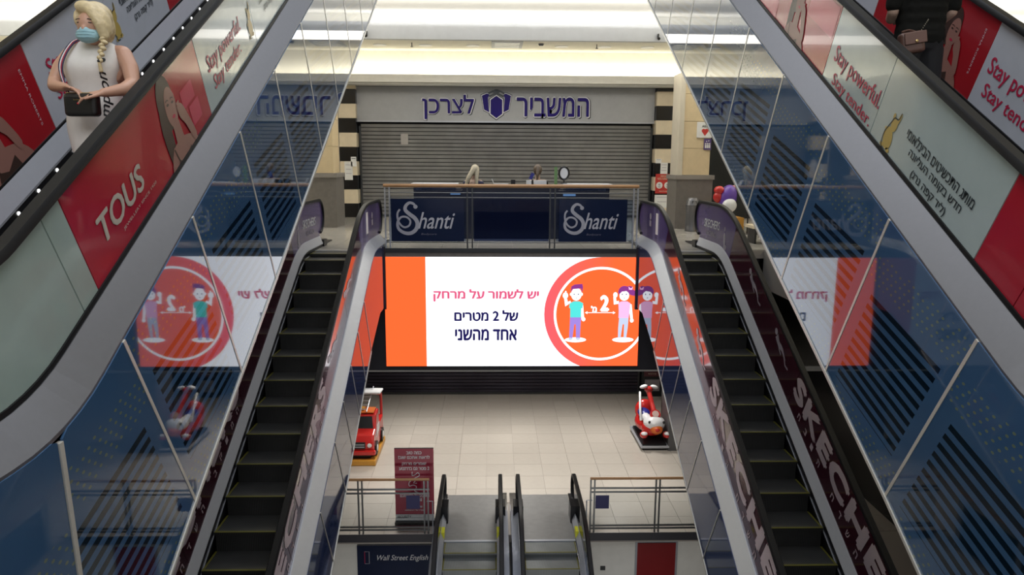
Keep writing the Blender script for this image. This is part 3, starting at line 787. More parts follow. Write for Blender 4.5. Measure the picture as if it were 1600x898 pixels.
# ---- centre pair going down from the lower hall
cen_lab = {-1: 'left of the two narrow escalators sinking below the lower hall', 1: 'right of the two narrow escalators sinking below the lower hall'}
for sgn in (-1, 1):
    root, X, gi, go, q0, q1, qo = escalator('centre', sgn, .03, 1.45, PC, cen_lab[sgn], 'pair of escalators below the lower hall', step_md, n_skip=lambda y: y < 9.5, comb_y=12.93, qb=PC.len-.95, deck_m=steel_lt)
    a, b = PC.S(7), q1
    for g in (gi, go):
        glass_strip(PC, X, g, a, b, glass, root, v0=.235, raw=True, name='glass_panel'); newel_glass(PC, True, b, HR, RN, .2, g, X, glass, root, 'end_panel')
        y, z, _ = PC.at(b); bobj('newel_base', skirtm, root, (X(g)-.10, X(g)+.10, y-.32, y+.02, z, z+.36))
        s_ = 1 if g == gi else -1
        bobj('safety_sticker', mat('sticker_yellow', (.60, .60, .02), .5), root, (X(g+s_*.015), X(g+s_*.075), 12.9, 13.12, z+.07, z+.205))
    bm = bm_new(); t_ = PC.rng(PC.S(6), PC.len)
    sweep(bm, PC, PC.S(6), PC.len-.6, [(0, .07), (.01, .07), (.01, -1.0), (0, -1.0)], X); obj('side_cladding', bm, steel_lt, root)
    bm = bm_new(); sweep(bm, PC, PC.S(6), PC.len-1.0, [(1.45, .07), (1.44, .07), (1.44, -1.0), (1.45, -1.0)], X); obj('side_cladding', bm, steel_lt, root)
    tl = bm_new(); bx(tl, X(0), X(gi), PC.at(q1)[0]-.6, PC.ye, -5.62, -5.55); obj('floor_trim', tl, chrome, root)
# ------------------------------------------------------------------ shop front
XR, ZU = Vector((1, 0, 0)), Vector((0, 0, 1))
def shutter(label, x0, x1, y, z0, z1, m_, pitch=.105):
    root = thing('roller_shutter', label, 'shutter', ((x0+x1)/2, y, z0))
    bm = bm_new(); z = z0+.06
    while z < z1:
        box(bm, ((x0+x1)/2, y, z+pitch*.42), (x1-x0, .022, pitch*.80), Euler((R(10), 0, 0))); z += pitch
    s_ = obj('slat_panel', bm, m_, root); s_['kind'] = 'stuff'
    bobj('bottom_bar', steel_dk, root, (x0, x1, y-.03, y+.03, z0, z0+.06))
    bobj('guide_rail', steel_dk, root, (x0-.05, x0, y-.05, y+.05, z0, z1)); bobj('guide_rail', steel_dk, root, (x1, x1+.05, y-.05, y+.05, z0, z1))
    bobj('back_panel', darkwall, root, (x0, x1, y+.03, y+.05, z0, z1))
    return root
shm = mat('shutter_steel', (.30, .30, .30), .36, .55, .25, 3)
shd = mat('shutter_dark', (.06, .055, .08), .3, .6, .2, 3)
sh = shutter('grey metal roller shutter closing the wide shop on the upper floor', -4.0, 4.08, YS+.05, 0, 2.50, shm)
bobj('paper_notice', mat('grey_paper', (.42, .40, .38), .6), sh, (-2.9, -2.7, YS+.025, YS+.03, 2.0, 2.3))
shutter('dark roller shutter of the shop below the big screen', -4.3, 4.2, YL, -5.6, -2.4, shd)

fs = thing('shop_sign', 'long grey shop sign with blue and white outlined lettering and a box emblem', 'sign', (0, YS-.12, 2.62))
bobj('sign_board', mat('sign_grey', (.40, .41, .43), .45), fs, (-4.07, 4.14, YS-.10, YS+.16, 2.63, 3.56))
bobj('sign_edge', steel_lt, fs, (-4.07, 4.14, YS-.11, YS-.10, 2.61, 2.65))
def outlined(s, xc, w_, zc, h_, parent):
    O = Vector((xc, YS-.10, zc))
    text('letter_outline', s, dkink, parent, O+Vector((.015, 0, -.012)), XR, ZU, w_+.08, h_+.08, .045, .004)
    text('letter_outline', s, plasticw, parent, O, XR, ZU, w_+.055, h_+.055, .040, .012, .02)
    text('lettering', s, signblue, parent, O, XR, ZU, w_, h_, .018, .036, .008)
outlined(rev('המשביר'), 1.31, 2.0, 3.04, .52, fs)
outlined(rev('לצרכן'), -1.57, 1.42, 3.02, .66, fs)
O = Vector((-.245, YS-.10, 3.09))
front = [(-.16, .13), (0, .24), (.16, .13), (.16, -.24), (0, -.36), (-.16, -.24)]
def outl(P_, k): return [(a*k, b*k-.0) for a, b in P_]
lf = [(-.40, .24), (-.26, .30), (-.19, .27), (-.23, .19), (-.20, -.20), (-.34, -.13)]
rt_ = [(-a, b) for a, b in lf]
for nm, P_, cx_, cy_ in (('emblem_front', front, 0, -.05), ('emblem_side', lf, -.28, .06), ('emblem_side', rt_, .28, .06)):
    big = [((a-cx_)*1.16+cx_, (b-cy_)*1.10+cy_) for a, b in P_]
    big2 = [((a-cx_)*1.30+cx_, (b-cy_)*1.18+cy_) for a, b in P_]
    flat('emblem_outline', [big2], dkink, fs, O, XR, ZU, .004+(.002 if cx_ == 0 else 0)); flat('emblem_outline', [big], plasticw, fs, O, XR, ZU, .010+(.004 if cx_ == 0 else 0)); flat(nm, [P_], signblue, fs, O, XR, ZU, .018+(.004 if cx_ == 0 else 0))
flat('emblem_bow', stroke([(-.22, .30), (-.1, .36), (.2, .22)], .05)+stroke([(.22, .30), (.1, .36), (-.2, .22)], .05)+[circ(0, .36, .09, .05)], dkink, fs, O, XR, ZU, .026)

def pier(label, xa, xb, y, z0, flip, dim=1):
    root = thing('striped_pier', label, 'pillar', ((xa+xb)/2, y, z0)); n = 9; h = 3.56/ (n+.15)
    if dim == 1: h = .385
    for k in range(10):
        z1_ = min(z0+h*(k+1), z0+3.56)
        if z0+h*k > z0+3.5: break
        blk = (k % 2 == 0) if not flip else (k % 2 == 1)
        bobj('stone_block', blackst if blk else creamst, root, (xa, xb, y-.30, y+.2, z0+h*k+.004, z1_-.003))
    return root
pl = pier('black and cream striped pier left of the shuttered shop', -4.54, -4.07, YS, 0, False)
pr = pier('black and cream striped pier right of the shuttered shop', 4.15, 4.63, YS, 0, True)
def notice(label, x0, x1, y, z0, z1, m_=paperw, cat='notice', lines=3, ink=dullw):
    root = thing('notice', label, cat, ((x0+x1)/2, y, (z0+z1)/2))
    bobj('sheet', m_, root, (x0, x1, y-.006, y, z0, z1))
    P_ = []
    for k in range(lines):
        zz = (z1-z0)*(.82-.7*k/max(lines, 1))-(z1-z0)/2; ww = (x1-x0)*(.36-.05*(k % 2)); P_.append(rect(-ww, zz-.008, ww, zz+.008))
    if P_: flat('printed_lines', P_, ink, root, ((x0+x1)/2, y-.006, (z0+z1)/2), XR, ZU, .002)
    return root
notice('tall white paper notice taped to the left striped pier', -4.42, -4.20, YS-.302, 1.03, 1.53)
notice('small white paper with a dark symbol on the left striped pier', -4.24, -4.09, YS-.302, 1.40, 1.66, lines=1, ink=dkink)
notice('small white label high on the right striped pier', 4.18, 4.34, YS-.302, 1.53, 1.65, lines=1)
notice('white paper notice above the red sign on the right striped pier', 4.32, 4.52, YS-.31, 1.22, 1.55)
notice('white paper notice under the red sign on the right striped pier', 4.19, 4.60, YS-.302, .30, .66, lines=2)
def redboard(label, x0, x1, y, z0, z1, dm=redsign):
    root = thing('rules_sign', label, 'sign', ((x0+x1)/2, y, (z0+z1)/2)); w_, h_ = x1-x0, z1-z0; cx, cz = (x0+x1)/2, (z0+z1)/2
    bobj('sign_board', dm, root, (x0, x1, y-.01, y, z0, z1))
    flat('symbol_disc', [circ(-w_*.25, -h_*.08, w_*.20), circ(w_*.25, -h_*.08, w_*.20)], paperw, root, (cx, y-.01, cz), XR, ZU, .002)
    flat('symbol', [circ(-w_*.25, -h_*.05, w_*.07), rect(-w_*.33, -h_*.2, -w_*.17, -h_*.13), circ(w_*.25, -h_*.05, w_*.07), rect(w_*.17, -h_*.2, w_*.33, -h_*.13)], dullw, root, (cx, y-.01, cz), XR, ZU, .004)
    text('lettering', rev('הכניסה'), creamst, root, (cx, y-.01, cz+h_*.38), XR, ZU, w_*.4, h_*.1, .02, .002)
    text('lettering', rev('עם מסכה בלבד'), creamst, root, (cx, y-.01, cz+h_*.26), XR, ZU, w_*.8, h_*.11, .03, .002)
    text('lettering', rev('שמרו על הבריאות'), creamst, root, (cx, y-.01, cz-h_*.38), XR, ZU, w_*.5, h_*.07, .01, .002)
redboard('red sign with two white round symbols on the right striped pier', 4.19, 4.64, YS-.325, .70, 1.24)
lp_ = bobj('striped_pier', shopdark, None, (4.28, 4.95, YL-.32, YL+.2, -5.6, -2.4)); tag(lp_, 'dark pier with notices right of the lower shutter', 'pillar')
redboard('dim red sign with two round symbols on the lower dark pier', 4.33, 4.83, YL-.33, -4.95, -4.2, mat('shaded_red_sign', (.12, .03, .04), .4))  # darker copy of the sign red, lower-hall shade put into its colour
notice('shaded paper notice under the dim red sign on the lower pier', 4.36, 4.82, YL-.325, -5.42, -5.05, mat('shaded_paper', (.30, .28, .30), .6), lines=2)  # white paper darkened in colour to stand for the shade here
notice('shaded paper notice above the dim red sign on the lower pier', 4.30, 4.60, YL-.325, -4.05, -3.75, mat('shaded_paper', (.30, .28, .30), .6), lines=2)

# square pillars with stone plinths
def pillar(label, xa, xb, y0, y1):
    root = thing('square_pillar', label, 'pillar', ((xa+xb)/2, y0, 0))
    bobj('plinth', greyst, root, (xa, xb, y0, y1, 0, 1.17)); bobj('plinth_cap', mat('cap_stone', (.26, .24, .22), .4), root, (xa-.03, xb+.03, y0-.03, y1+.03, 1.17, 1.27))
    z = 1.27; n = 0
    while z < 3.5:
        z2 = min(z+.62, 3.62)
        bobj('stone_slab', beige, root, (xa+.14, xb-.07, y0+.10, y1-.1, z+.004, z2)); z = z2+.003; n += 1
    bobj('corner_strip', mat('pale_stone', (.60, .55, .45), .4), root, (xa+.03, xa+.14, y0+.07, y1-.1, 1.27, 3.62))
    return root
pillar('beige stone pillar on a grey plinth behind the steel bin', 4.0, 4.86, 17.3, 18.2)
pillar('beige stone pillar on a grey plinth half hidden by the left cladding', -4.9, -4.0, 17.3, 18.2)
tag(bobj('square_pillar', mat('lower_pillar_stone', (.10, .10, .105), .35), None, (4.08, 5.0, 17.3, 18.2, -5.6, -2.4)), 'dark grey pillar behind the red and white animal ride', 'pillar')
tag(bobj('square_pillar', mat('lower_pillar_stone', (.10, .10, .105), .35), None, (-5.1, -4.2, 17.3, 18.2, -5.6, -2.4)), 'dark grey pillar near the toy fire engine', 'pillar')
s1 = thing('heart_sign', 'white safety sign with a red heart on the right beige pillar', 'sign', (4.62, 17.4, 2.3))
bobj('sign_board', paperw, s1, (4.45, 4.80, 17.375, 17.395, 2.14, 2.50)); flat('heart_symbol', [circ(-.035, .02, .045), circ(.035, .02, .045), [(-.075, .0), (.075, .0), (0, -.10)]], redsign, s1, (4.64, 17.375, 2.28), XR, ZU, .002)
text('lettering', 'AED', dkink, s1, (4.64, 17.375, 2.40), XR, ZU, .16, .05, .02, .002)
s2 = thing('lift_sign', 'small purple sign with white people symbols under the heart sign', 'sign', (4.71, 17.4, 2.0))
bobj('sign_board', violet, s2, (4.63, 4.80, 17.375, 17.395, 1.86, 2.12)); flat('people_symbol', [circ(x_, .02, .018) for x_ in (-.045, 0, .045)]+[rect(x_-.018, -.08, x_+.018, -.005) for x_ in (-.045, 0, .045)]+[[(-.04, .06), (-.01, .06), (-.025, .10)], [(.01, .10), (.04, .10), (.025, .06)]], paperw, s2, (4.715, 17.375, 1.98), XR, ZU, .002)
# steel bin
b_ = thing('waste_bin', 'round brushed steel waste bin standing before the right pillar', 'bin', (4.26, 16.75, 0))
bm = bm_new(); lathe(bm, [(.155, 0), (.155, .04), (.15, .05), (.15, .58), (.155, .59), (.155, .61), (.15, .62), (.14, .70), (.10, .76), (.02, .78)], (4.26, 16.75, 0), 28); obj('body', bm, silver, b_, True)
bm = bm_new(); tube(bm, [(4.26+.158*math.cos(t), 16.75+.158*math.sin(t), .60) for t in [2*PI*k/24 for k in range(24)]], .008, 6, True); obj('rim', bm, steel_dk, b_)
bobj('flap', steel_dk, b_, (4.20, 4.32, 16.61, 16.63, .64, .70))

# ceiling lamps
for x in (-3.2, -2.05, -.85, 1.4, 2.5, 3.6):
    t = thing('ceiling_downlight', {-3.2: 'leftmost round downlight in the far soffit', -2.05: 'second round downlight from the left in the far soffit', -.85: 'round downlight left of the square air vent', 1.4: 'round downlight right of the smoke detector', 2.5: 'second round downlight from the right in the far soffit', 3.6: 'rightmost round downlight in the far soffit'}[x], 'lamp', (x, 19.3, 4.45), 'downlights in the far soffit')
    bm = bm_new(); lathe(bm, [(.14, -.012), (.17, -.012), (.17, .0), (.14, 0)], (x, 19.3, 4.449), 24); obj('rim', bm, plasticw, t)
    bm = bm_new(); lathe(bm, [(.001, -.010), (.138, -.010), (.138, -.002), (.001, -.002)], (x, 19.3, 4.449), 24); obj('lens', bm, emitmat('lamp_lens', (1, .98, .90), 8.0), t)
for x, lab in ((-3.35, 'small black spotlight at the left end of the grey ceiling ledge'), (3.63, 'small black spotlight at the right end of the grey ceiling ledge')):
    t = thing('spotlight', lab, 'lamp', (x, 18.2, 4.5)); bm = bm_new(); cone(bm, (x, 18.22, 4.52), (x, 18.12, 4.475), .025, .035, 16); obj('head', bm, black, t); bobj('bracket', black, t, (x-.015, x+.015, 18.18, 18.26, 4.50, 4.60))
for x, lab in ((-2.35, 'sprinkler head in the far soffit near its left end'), (2.25, 'sprinkler head in the far soffit near its right end')):
    t = thing('sprinkler', lab, 'sprinkler', (x, 18.9, 4.45)); bm = bm_new(); cone(bm, (x, 18.9, 4.45), (x, 18.9, 4.36), .012, .012, 8); obj('stem', bm, steel_dk, t); bm = bm_new(); cone(bm, (x, 18.9, 4.36), (x, 18.9, 4.34), .03, .035, 10); obj('deflector', bm, steel_dk, t)
t = thing('smoke_detector', 'round dark smoke detector in the far soffit', 'detector', (.86, 18.9, 4.45)); bm = bm_new(); lathe(bm, [(.001, -.05), (.05, -.05), (.07, -.02), (.07, 0), (.001, 0)], (.86, 18.9, 4.45), 16); obj('body', bm, steel_dk, t)
t = thing('air_vent', 'square grey air vent in the far soffit', 'vent', (0, 19.0, 4.45)); bobj('frame', greyp, t, (-.38, .4, 18.55, 19.6, 4.435, 4.449))
for k in range(5): bobj('slat', steel_lt, t, (-.3, .32, 18.65+.18*k, 18.77+.18*k, 4.425, 4.436))

# ------------------------------------------------------------------ screen
sc = thing('display_screen', 'huge lit orange and white screen telling people to keep two metres apart', 'screen', (0, 13.2, -1.15))
SX0, SX1, SZ0, SZ1, SY = -2.312, 2.378, -2.195, -.142, 13.18
bobj('casing', black, sc, (SX0+.001, SX1-.001, SY, SY+.09, SZ0, SZ1))
E_w = emitmat('screen_white', (.93, .95, 1.0), 1.7); E_o = emitmat('screen_orange', (1.0, .125, .030), 1.35); E_r = emitmat('screen_coral', (1.0, .115, .10), 1.35)
_nt = E_r.node_tree; _tc = _nt.nodes.new('ShaderNodeTexCoord'); _sp = _nt.nodes.new('ShaderNodeSeparateXYZ'); _mr = _nt.nodes.new('ShaderNodeMapRange'); _mx = _nt.nodes.new('ShaderNodeMix'); _mx.data_type = 'RGBA'
_nt.links.new(_tc.outputs['Object'], _sp.inputs[0]); _nt.links.new(_sp.outputs[0], _mr.inputs[0]); _mr.inputs[1].default_value = .7; _mr.inputs[2].default_value = 1.9
_nt.links.new(_mr.outputs[0], _mx.inputs[0]); _mx.inputs[6].default_value = (1.0, .10, .12, 1); _mx.inputs[7].default_value = (1.0, .125, .035, 1)
_nt.links.new(_mx.outputs[2], [q for q in _nt.nodes if q.type == 'EMISSION'][0].inputs[0])
E_p = emitmat('screen_pink', (.85, .12, .25), 1.0); E_n = emitmat('screen_navy', (.015, .012, .10), 1.0); E_t = emitmat('screen_turquoise', (.10, .80, .75), 1.1)
E_v = emitmat('screen_violet', (.38, .25, .75), 1.1); E_h = emitmat('screen_purple_hair', (.30, .05, .30), 1.0); E_l = emitmat('screen_lilac', (.95, .50, .80), 1.2); E_g = emitmat('screen_pale_blue', (.55, .62, .80), 1.2); E_s = emitmat('screen_shade', (.95, .80, .80), 1.5)
SO = Vector((0, SY, 0))
def scr(name, polys, m_, lift):
    P_ = [clip(q, SX0, SZ0, SX1, SZ1) for q in polys]; return flat(name, [q for q in P_ if len(q) > 2], m_, sc, SO, XR, ZU, lift)
def px(p_): return (-2.302+(p_[0]-603)*.011835, -.14-(p_[1]-401)*.01206)
def pxp(P_): return [px(q) for q in P_]
scr('white_field', [rect(SX0, SZ0, SX1, SZ1)], E_w, .002)
scr('orange_band', [rect(SX0, SZ0, px((665.5, 0))[0], SZ1)], E_o, .004)
scr('coral_disc', [circ(*px((938, 489)), 1.05, 1.06, 64), rect(px((938, 0))[0], SZ0, SX1, SZ1)], E_r, .004)
scr('orange_disc', [circ(*px((938, 489)), .84, .85, 64)], E_o, .006)
cx, cz = px((938, 489)); ring = [(cx+.85*math.cos(R(a)), cz+.86*math.sin(R(a))) for a in range(0, 363, 4)]
scr('white_ring', stroke(ring, .045), E_w, .008)
def figure(ox, hair, shirt, pants, girl):
    L_ = lambda P_: pxp([(ox+a, b) for a, b in P_])
    e = lambda a, b, r_, q=None, rot=0: [px((ox+x_, y_)) for x_, y_ in circ(a, b, r_, q, 20, rot=rot)]
    scr('printed_disc', [e(0 if not girl else 0, 529.5, 17, 4)], E_w, .010)
    if girl:
        scr('figure_hair', [e(0, 454, 9.5, 9), e(12, 455, 8, 4.5, 25), e(8, 449, 5, 4, 0)], hair, .011)
        scr('figure_legs', [L_([(-7, 494), (8, 494), (7, 510), (5, 528), (1, 528), (1, 505), (-1, 505), (-4, 528), (-8, 528), (-8, 510)])], pants, .011)
        scr('figure_shoes', [e(-6, 528, 3, 2), e(4, 528, 3, 2)], E_w, .0115)
        scr('figure_arm', [L_([(-9, 473), (-16, 474), (-17, 462), (-13, 462), (-12, 469), (-8, 468)]), e(-14, 459, 3.4, 4.2)], E_w, .011); scr('figure_arm', [L_([(8, 472), (12, 474), (15, 498), (11, 499), (8, 482)]), e(13, 499, 3, 3.2)], E_w, .011)
        scr('figure_shirt', [L_([(-9, 471), (-4, 469), (5, 469), (10, 472), (9, 484), (8, 495), (-8, 495), (-8, 484)])], shirt, .012)
        scr('figure_face', [e(0, 460, 7.6, 8)], E_w, .013)
        scr('figure_fringe', [L_([(-8, 458), (-7, 450), (0, 447), (8, 450), (8, 457), (3, 453), (-4, 454)])], hair, .0145)
        scr('figure_bow', [L_([(6, 446), (10, 449), (13, 446), (12, 451), (7, 451)])], E_l, .015)
    else:
        scr('figure_legs', [L_([(-9, 493), (8, 493), (7, 528), (1, 528), (0, 505), (-2, 505), (-5, 528), (-10, 528)])], pants, .011)
        scr('figure_shoes', [e(-8, 528, 3, 2), e(4, 528, 3.4, 2)], E_g, .0115)
        scr('figure_arm', [L_([(-8, 471), (-17, 477), (-19, 464), (-15, 463), (-13, 470), (-9, 468)]), e(-17, 460, 4.2, 5), L_([(-18, 459), (-17.6, 453), (-15.6, 453), (-15, 459)])], E_w, .011); scr('figure_arm', [L_([(7, 471), (11, 475), (13, 495), (9, 498), (7, 484)]), e(12, 497, 3, 3.2)], E_w, .011)
        scr('figure_shirt', [L_([(-10, 472), (-4, 469), (5, 469), (11, 472), (10, 480), (8, 480), (8, 494), (-9, 494), (-9, 480), (-11, 479)])], shirt, .012)
        scr('figure_face', [e(0, 458, 8.2, 10), e(-8.5, 458, 1.6, 2.4), e(8.5, 458, 1.6, 2.4)], E_w, .013)
        scr('figure_hair', [L_([(-9, 455), (-8, 446), (-3, 443), (9, 442), (10, 447), (9, 455), (7, 449), (-6, 450)])], hair, .0145)
    scr('figure_eyes', [e(-3.4, 458, .9, 1.1), e(3.2, 458, .9, 1.1), L_([(-1.5, 463), (1.5, 463), (0, 464.3)])], E_n, .0155)
figure(899, E_h, E_t, E_v, False); figure(974, E_h, E_l, E_g, True)
text('lettering', '2', E_w, sc, Vector((px((943.5, 472))[0], SY, px((943.5, 472))[1])), XR, ZU, .17, .31, .08, .010)
text('lettering', "'מ", E_w, sc, Vector((px((927, 481))[0], SY, px((927, 481))[1])), XR, ZU, .11, .12, .06, .010)
scr('printed_arrow', [pxp([(915, 486.3), (959, 486.3), (959, 487.3), (915, 487.3)]), pxp([(913, 486.8), (917, 484.5), (917, 489)]), pxp([(961, 486.8), (957, 484.5), (957, 489)])], E_w, .010)
for s_, a_, b_, h_, m_ in (('יש לשמור על מרחק', (677, 841), 460, .235, E_p), ('של 2 מטרים', (709, 809), 491.5, .21, E_n), ('אחד מהשני', (710, 807), 521.5, .22, E_n)):
    c_ = px(((a_[0]+a_[1])/2, b_)); text('lettering', rev(s_), m_, sc, Vector((c_[0], SY, c_[1])), XR, ZU, (a_[1]-a_[0])*.011835, h_, .05, .006)
# dark posts at the ends of the screen
for x, lab in ((-2.36, 'dark post left of the screen'), (2.42, 'dark post right of the screen')):
    pass

# ------------------------------------------------------------------ railing on the upper edge
ra = thing('glass_railing', 'glass railing with a wooden handrail above the screen', 'railing', (.02, 13.25, 0))
RY = 13.26
bm = bm_new(); tube(bm, [(-2.305, RY, 1.135), (2.31, RY, 1.135)], .033, 12); obj('handrail', bm, wood, ra, True)
def rod(a, b, r_=.012, m_=steel_dk, nm='rail'): bm = bm_new(); cone(bm, a, b, r_, r_, 8); return obj(nm, bm, m_, ra)
for xa, xb in ((-2.28, -2.20), (-.80, -.71), (.70, .79), (2.22, 2.295)):
    for x in (xa, xb):
        bobj('post', steel_lt if abs(x) > 2 else steel_dk, ra, (x-.012, x+.012, RY-.02, RY+.02, 0, 1.11))
for z in (1.01, .925, .115): rod((-2.29, RY, z), (2.30, RY, z), .009)
for i, (xa, xb) in enumerate(((-2.19, -.83), (-.68, .68), (.82, 2.205))):
    bobj('glass_panel', glass_s if i == 1 else glass, ra, (xa, xb, RY-.006, RY+.006, .14, .90))
def shanti(label, x0, x1, z0=.135, z1=.905):
    root = thing('banner_board', label, 'sign', ((x0+x1)/2, RY-.03, z0)); bobj('board', navyp, root, (x0, x1, RY-.045, RY-.022, z0, z1))
    O = Vector(((x0+x1)/2, RY-.045, (z0+z1)/2)); k = (x1-x0)/1.22
    S_ = smooth_pts([(-.20, .235), (-.235, .275), (-.30, .29), (-.36, .24), (-.37, .17), (-.30, .10), (-.21, .03), (-.17, -.06), (-.20, -.16), (-.29, -.22), (-.40, -.21), (-.49, -.14), (-.50, -.03), (-.44, .05), (-.35, .05), (-.29, -.01), (-.31, -.09), (-.39, -.12), (-.46, -.07), (-.50, .02), (-.50, .12), (-.46, .18)], 4)
    n_ = len(S_); ws = [.032+.034*max(0, math.sin(PI*min(1, i/(n_*.62)))) for i in range(n_)]
    flat('swirl_letter', stroke(S_, ws)+[circ(-.20, .225, .035)], mat('silver_ink', (.42, .42, .48), .4), root, O, XR, ZU, .002, k)
    text('lettering', 'hanti', mat('silver_ink_light', (.52, .52, .58), .4), root, O+Vector((.15*k, 0, -.005)), XR, ZU, .62*k, .30, .012, .003, shear=.35)
    text('lettering', 'Bodycare', mat('dim_ink', (.16, .16, .22), .4), root, O+Vector((.02*k, 0, -.255)), XR, ZU, .26*k, .045, .0, .003, shear=.2)
shanti('dark board with silver script lettering at the left end of the railing', -2.17, -.86); shanti('dark board with silver script lettering at the right end of the railing', .86, 2.10)

# ------------------------------------------------------------------ kiosk behind the railing
kd = mat('kiosk_navy', (.020, .024, .045), .25, coat=.3); kw = mat('kiosk_white', (.74, .77, .84), .3)
k = thing('kiosk_counter', 'dark navy sales kiosk with white tops behind the railing', 'kiosk', (.1, 15.6, 0))
bobj('cabinet', kd, k, (-1.95, -.95, 15.0, 15.5, 0, .98)); bobj('cabinet', kd, k, (1.0, 2.05, 15.0, 15.5, 0, .98)); bobj('cabinet', kd, k, (-.95, 1.0, 14.95, 15.4, 0, 1.02)); bobj('cabinet', kd, k, (-1.95, 2.05, 16.7, 17.1, 0, .95))
bobj('counter_top', kw, k, (-2.0, -1.05, 14.96, 15.5, 1.09, 1.12)); bobj('counter_top', kw, k, (1.1, 2.1, 14.96, 15.5, 1.09, 1.12)); bobj('counter_top', kd, k, (-.98, 1.03, 14.93, 15.42, 1.02, 1.06))
bobj('glass_case', glass_s, k, (-1.95, -1.1, 15.0, 15.46, .98, 1.09)); bobj('glass_case', glass_s, k, (1.15, 2.05, 15.0, 15.46, .98, 1.09))
bobj('lit_shelf', emitmat('shelf_light', (.25, .5, 1.0), .35), k, (-1.2, -1.0, 14.94, 14.99, .90, .94), (1.1, 1.35, 14.94, 14.99, .88, .92))
t = thing('card_box', 'small white box with a raised lid on the kiosk counter', 'box', (-.2, 15.1, 1.06)); bobj('body', plasticw, t, (-.30, -.02, 15.05, 15.2, 1.06, 1.12))
bm = bm_new(); box(bm, (-.33, 15.12, 1.15), (.015, .14, .14), Euler((0, R(-25), 0))); obj('lid', bm, plasticw, t)
tag(bobj('card_reader', black, None, (.03, .12, 15.05, 15.15, 1.06, 1.20)), 'small black card reader on the kiosk counter', 'card reader')
t = thing('white_case', 'white display box before the dark-haired person', 'box', (.6, 15.1, 1.06)); bobj('body', plasticw, t, (.50, .76, 15.05, 15.2, 1.06, 1.19)); bobj('side_box', plasticw, t, (.35, .45, 15.05, 15.2, 1.06, 1.19))
tag(bobj('green_strip', mat('green_plastic', (.16, .30, .12), .4), None, (.94, 1.0, 15.3, 15.33, 1.06, 1.46)), 'upright green strip beside the round mirror', 'strip')
t = thing('table_mirror', 'round mirror with a black frame standing on the kiosk counter', 'mirror', (1.17, 15.3, 1.06))
bm = bm_new(); tube(bm, [(1.14+.10*math.cos(2*PI*k_/28), 15.3, 1.335+.13*math.sin(2*PI*k_/28)) for k_ in range(28)], .02, 8, True); obj('frame', bm, black, t, True)
bm = bm_new(); prism(bm, [(1.14+.095*math.cos(2*PI*k_/28), 15.3, 1.335+.125*math.sin(2*PI*k_/28)) for k_ in range(28)], (0, .01, 0)); obj('mirror_glass', bm, plasticw, t)
bm = bm_new(); cone(bm, (1.14, 15.3, 1.122), (1.14, 15.3, 1.22), .012, .012, 10); cone(bm, (1.14, 15.3, 1.122), (1.14, 15.3, 1.14), .07, .06, 16); obj('stand', bm, black, t)

# ------------------------------------------------------------------ lower railings
def lowrail(label, xa, xb, posts, xs, ys):
    root = thing('railing', label, 'railing', ((xa+xb)/2, 13.26, -5.6)); 
    bm = bm_new(); tube(bm, [(xa, 13.26, -4.48), (xb, 13.26, -4.48)], .026, 10); obj('handrail', bm, wood, root, True)
    for z in (-4.68, -4.76): bobj('rail', steel_dk, root, (xa, xb, 13.245, 13.275, z-.014, z+.014))
    for z in (-5.46, -5.52): bobj('rail', steel_dk, root, (xa, xb, 13.245, 13.275, z-.014, z+.014))
    for p_ in posts:
        for dx in (0, .075): bobj('post', steel_dk, root, (p_+dx-.014, p_+dx+.014, 13.24, 13.28, -5.6, -4.50))
    bobj('glass_panel', glass_c, root, (xa+.02, xb-.02, 13.256, 13.264, -5.44, -4.80))
    bobj('sticker', navysq, root, (xs, xs+.265, 13.246, 13.254, ys, ys+.275))
    s_ = 1 if xa < 0 else -1; e = xb if xa < 0 else xa
    bm = bm_new(); tube(bm, [(e-s_*.05, 13.26, -4.93), (e+s_*.06, 13.26, -4.93), (e+s_*.06, 13.26, -5.6)], .012, 8); obj('end_hoop', bm, steel_lt, root)
lowrail('dark metal railing with a wooden handrail left of the lower escalators', -4.0, -1.56, (-2.93, -1.66), -2.01, -5.08)
lowrail('dark metal railing with a wooden handrail right of the lower escalators', 1.56, 4.0, (1.575, 2.85), 1.67, -5.10)
# side railings of the lower void
for sx, lab in ((1, 'glass railing along the right side of the lower opening'), (-1, 'glass railing along the left side of the lower opening')):
    root = thing('railing', lab, 'railing', (sx*4.0, 8, -5.6)); x = sx*4.02
    bm = bm_new(); tube(bm, [(x, 3, -4.5), (x, 13.1, -4.5)], .026, 8); obj('handrail', bm, wood, root)
    for k_ in range(7): bobj('post', steel_lt, root, (x-.02, x+.02, 3+1.6*k_, 3.04+1.6*k_, -5.6, -4.5))
    for k_ in range(6): bobj('glass_panel', glass, root, (x-.005, x+.005, 3.1+1.6*k_, 4.55+1.6*k_, -5.5, -4.65))
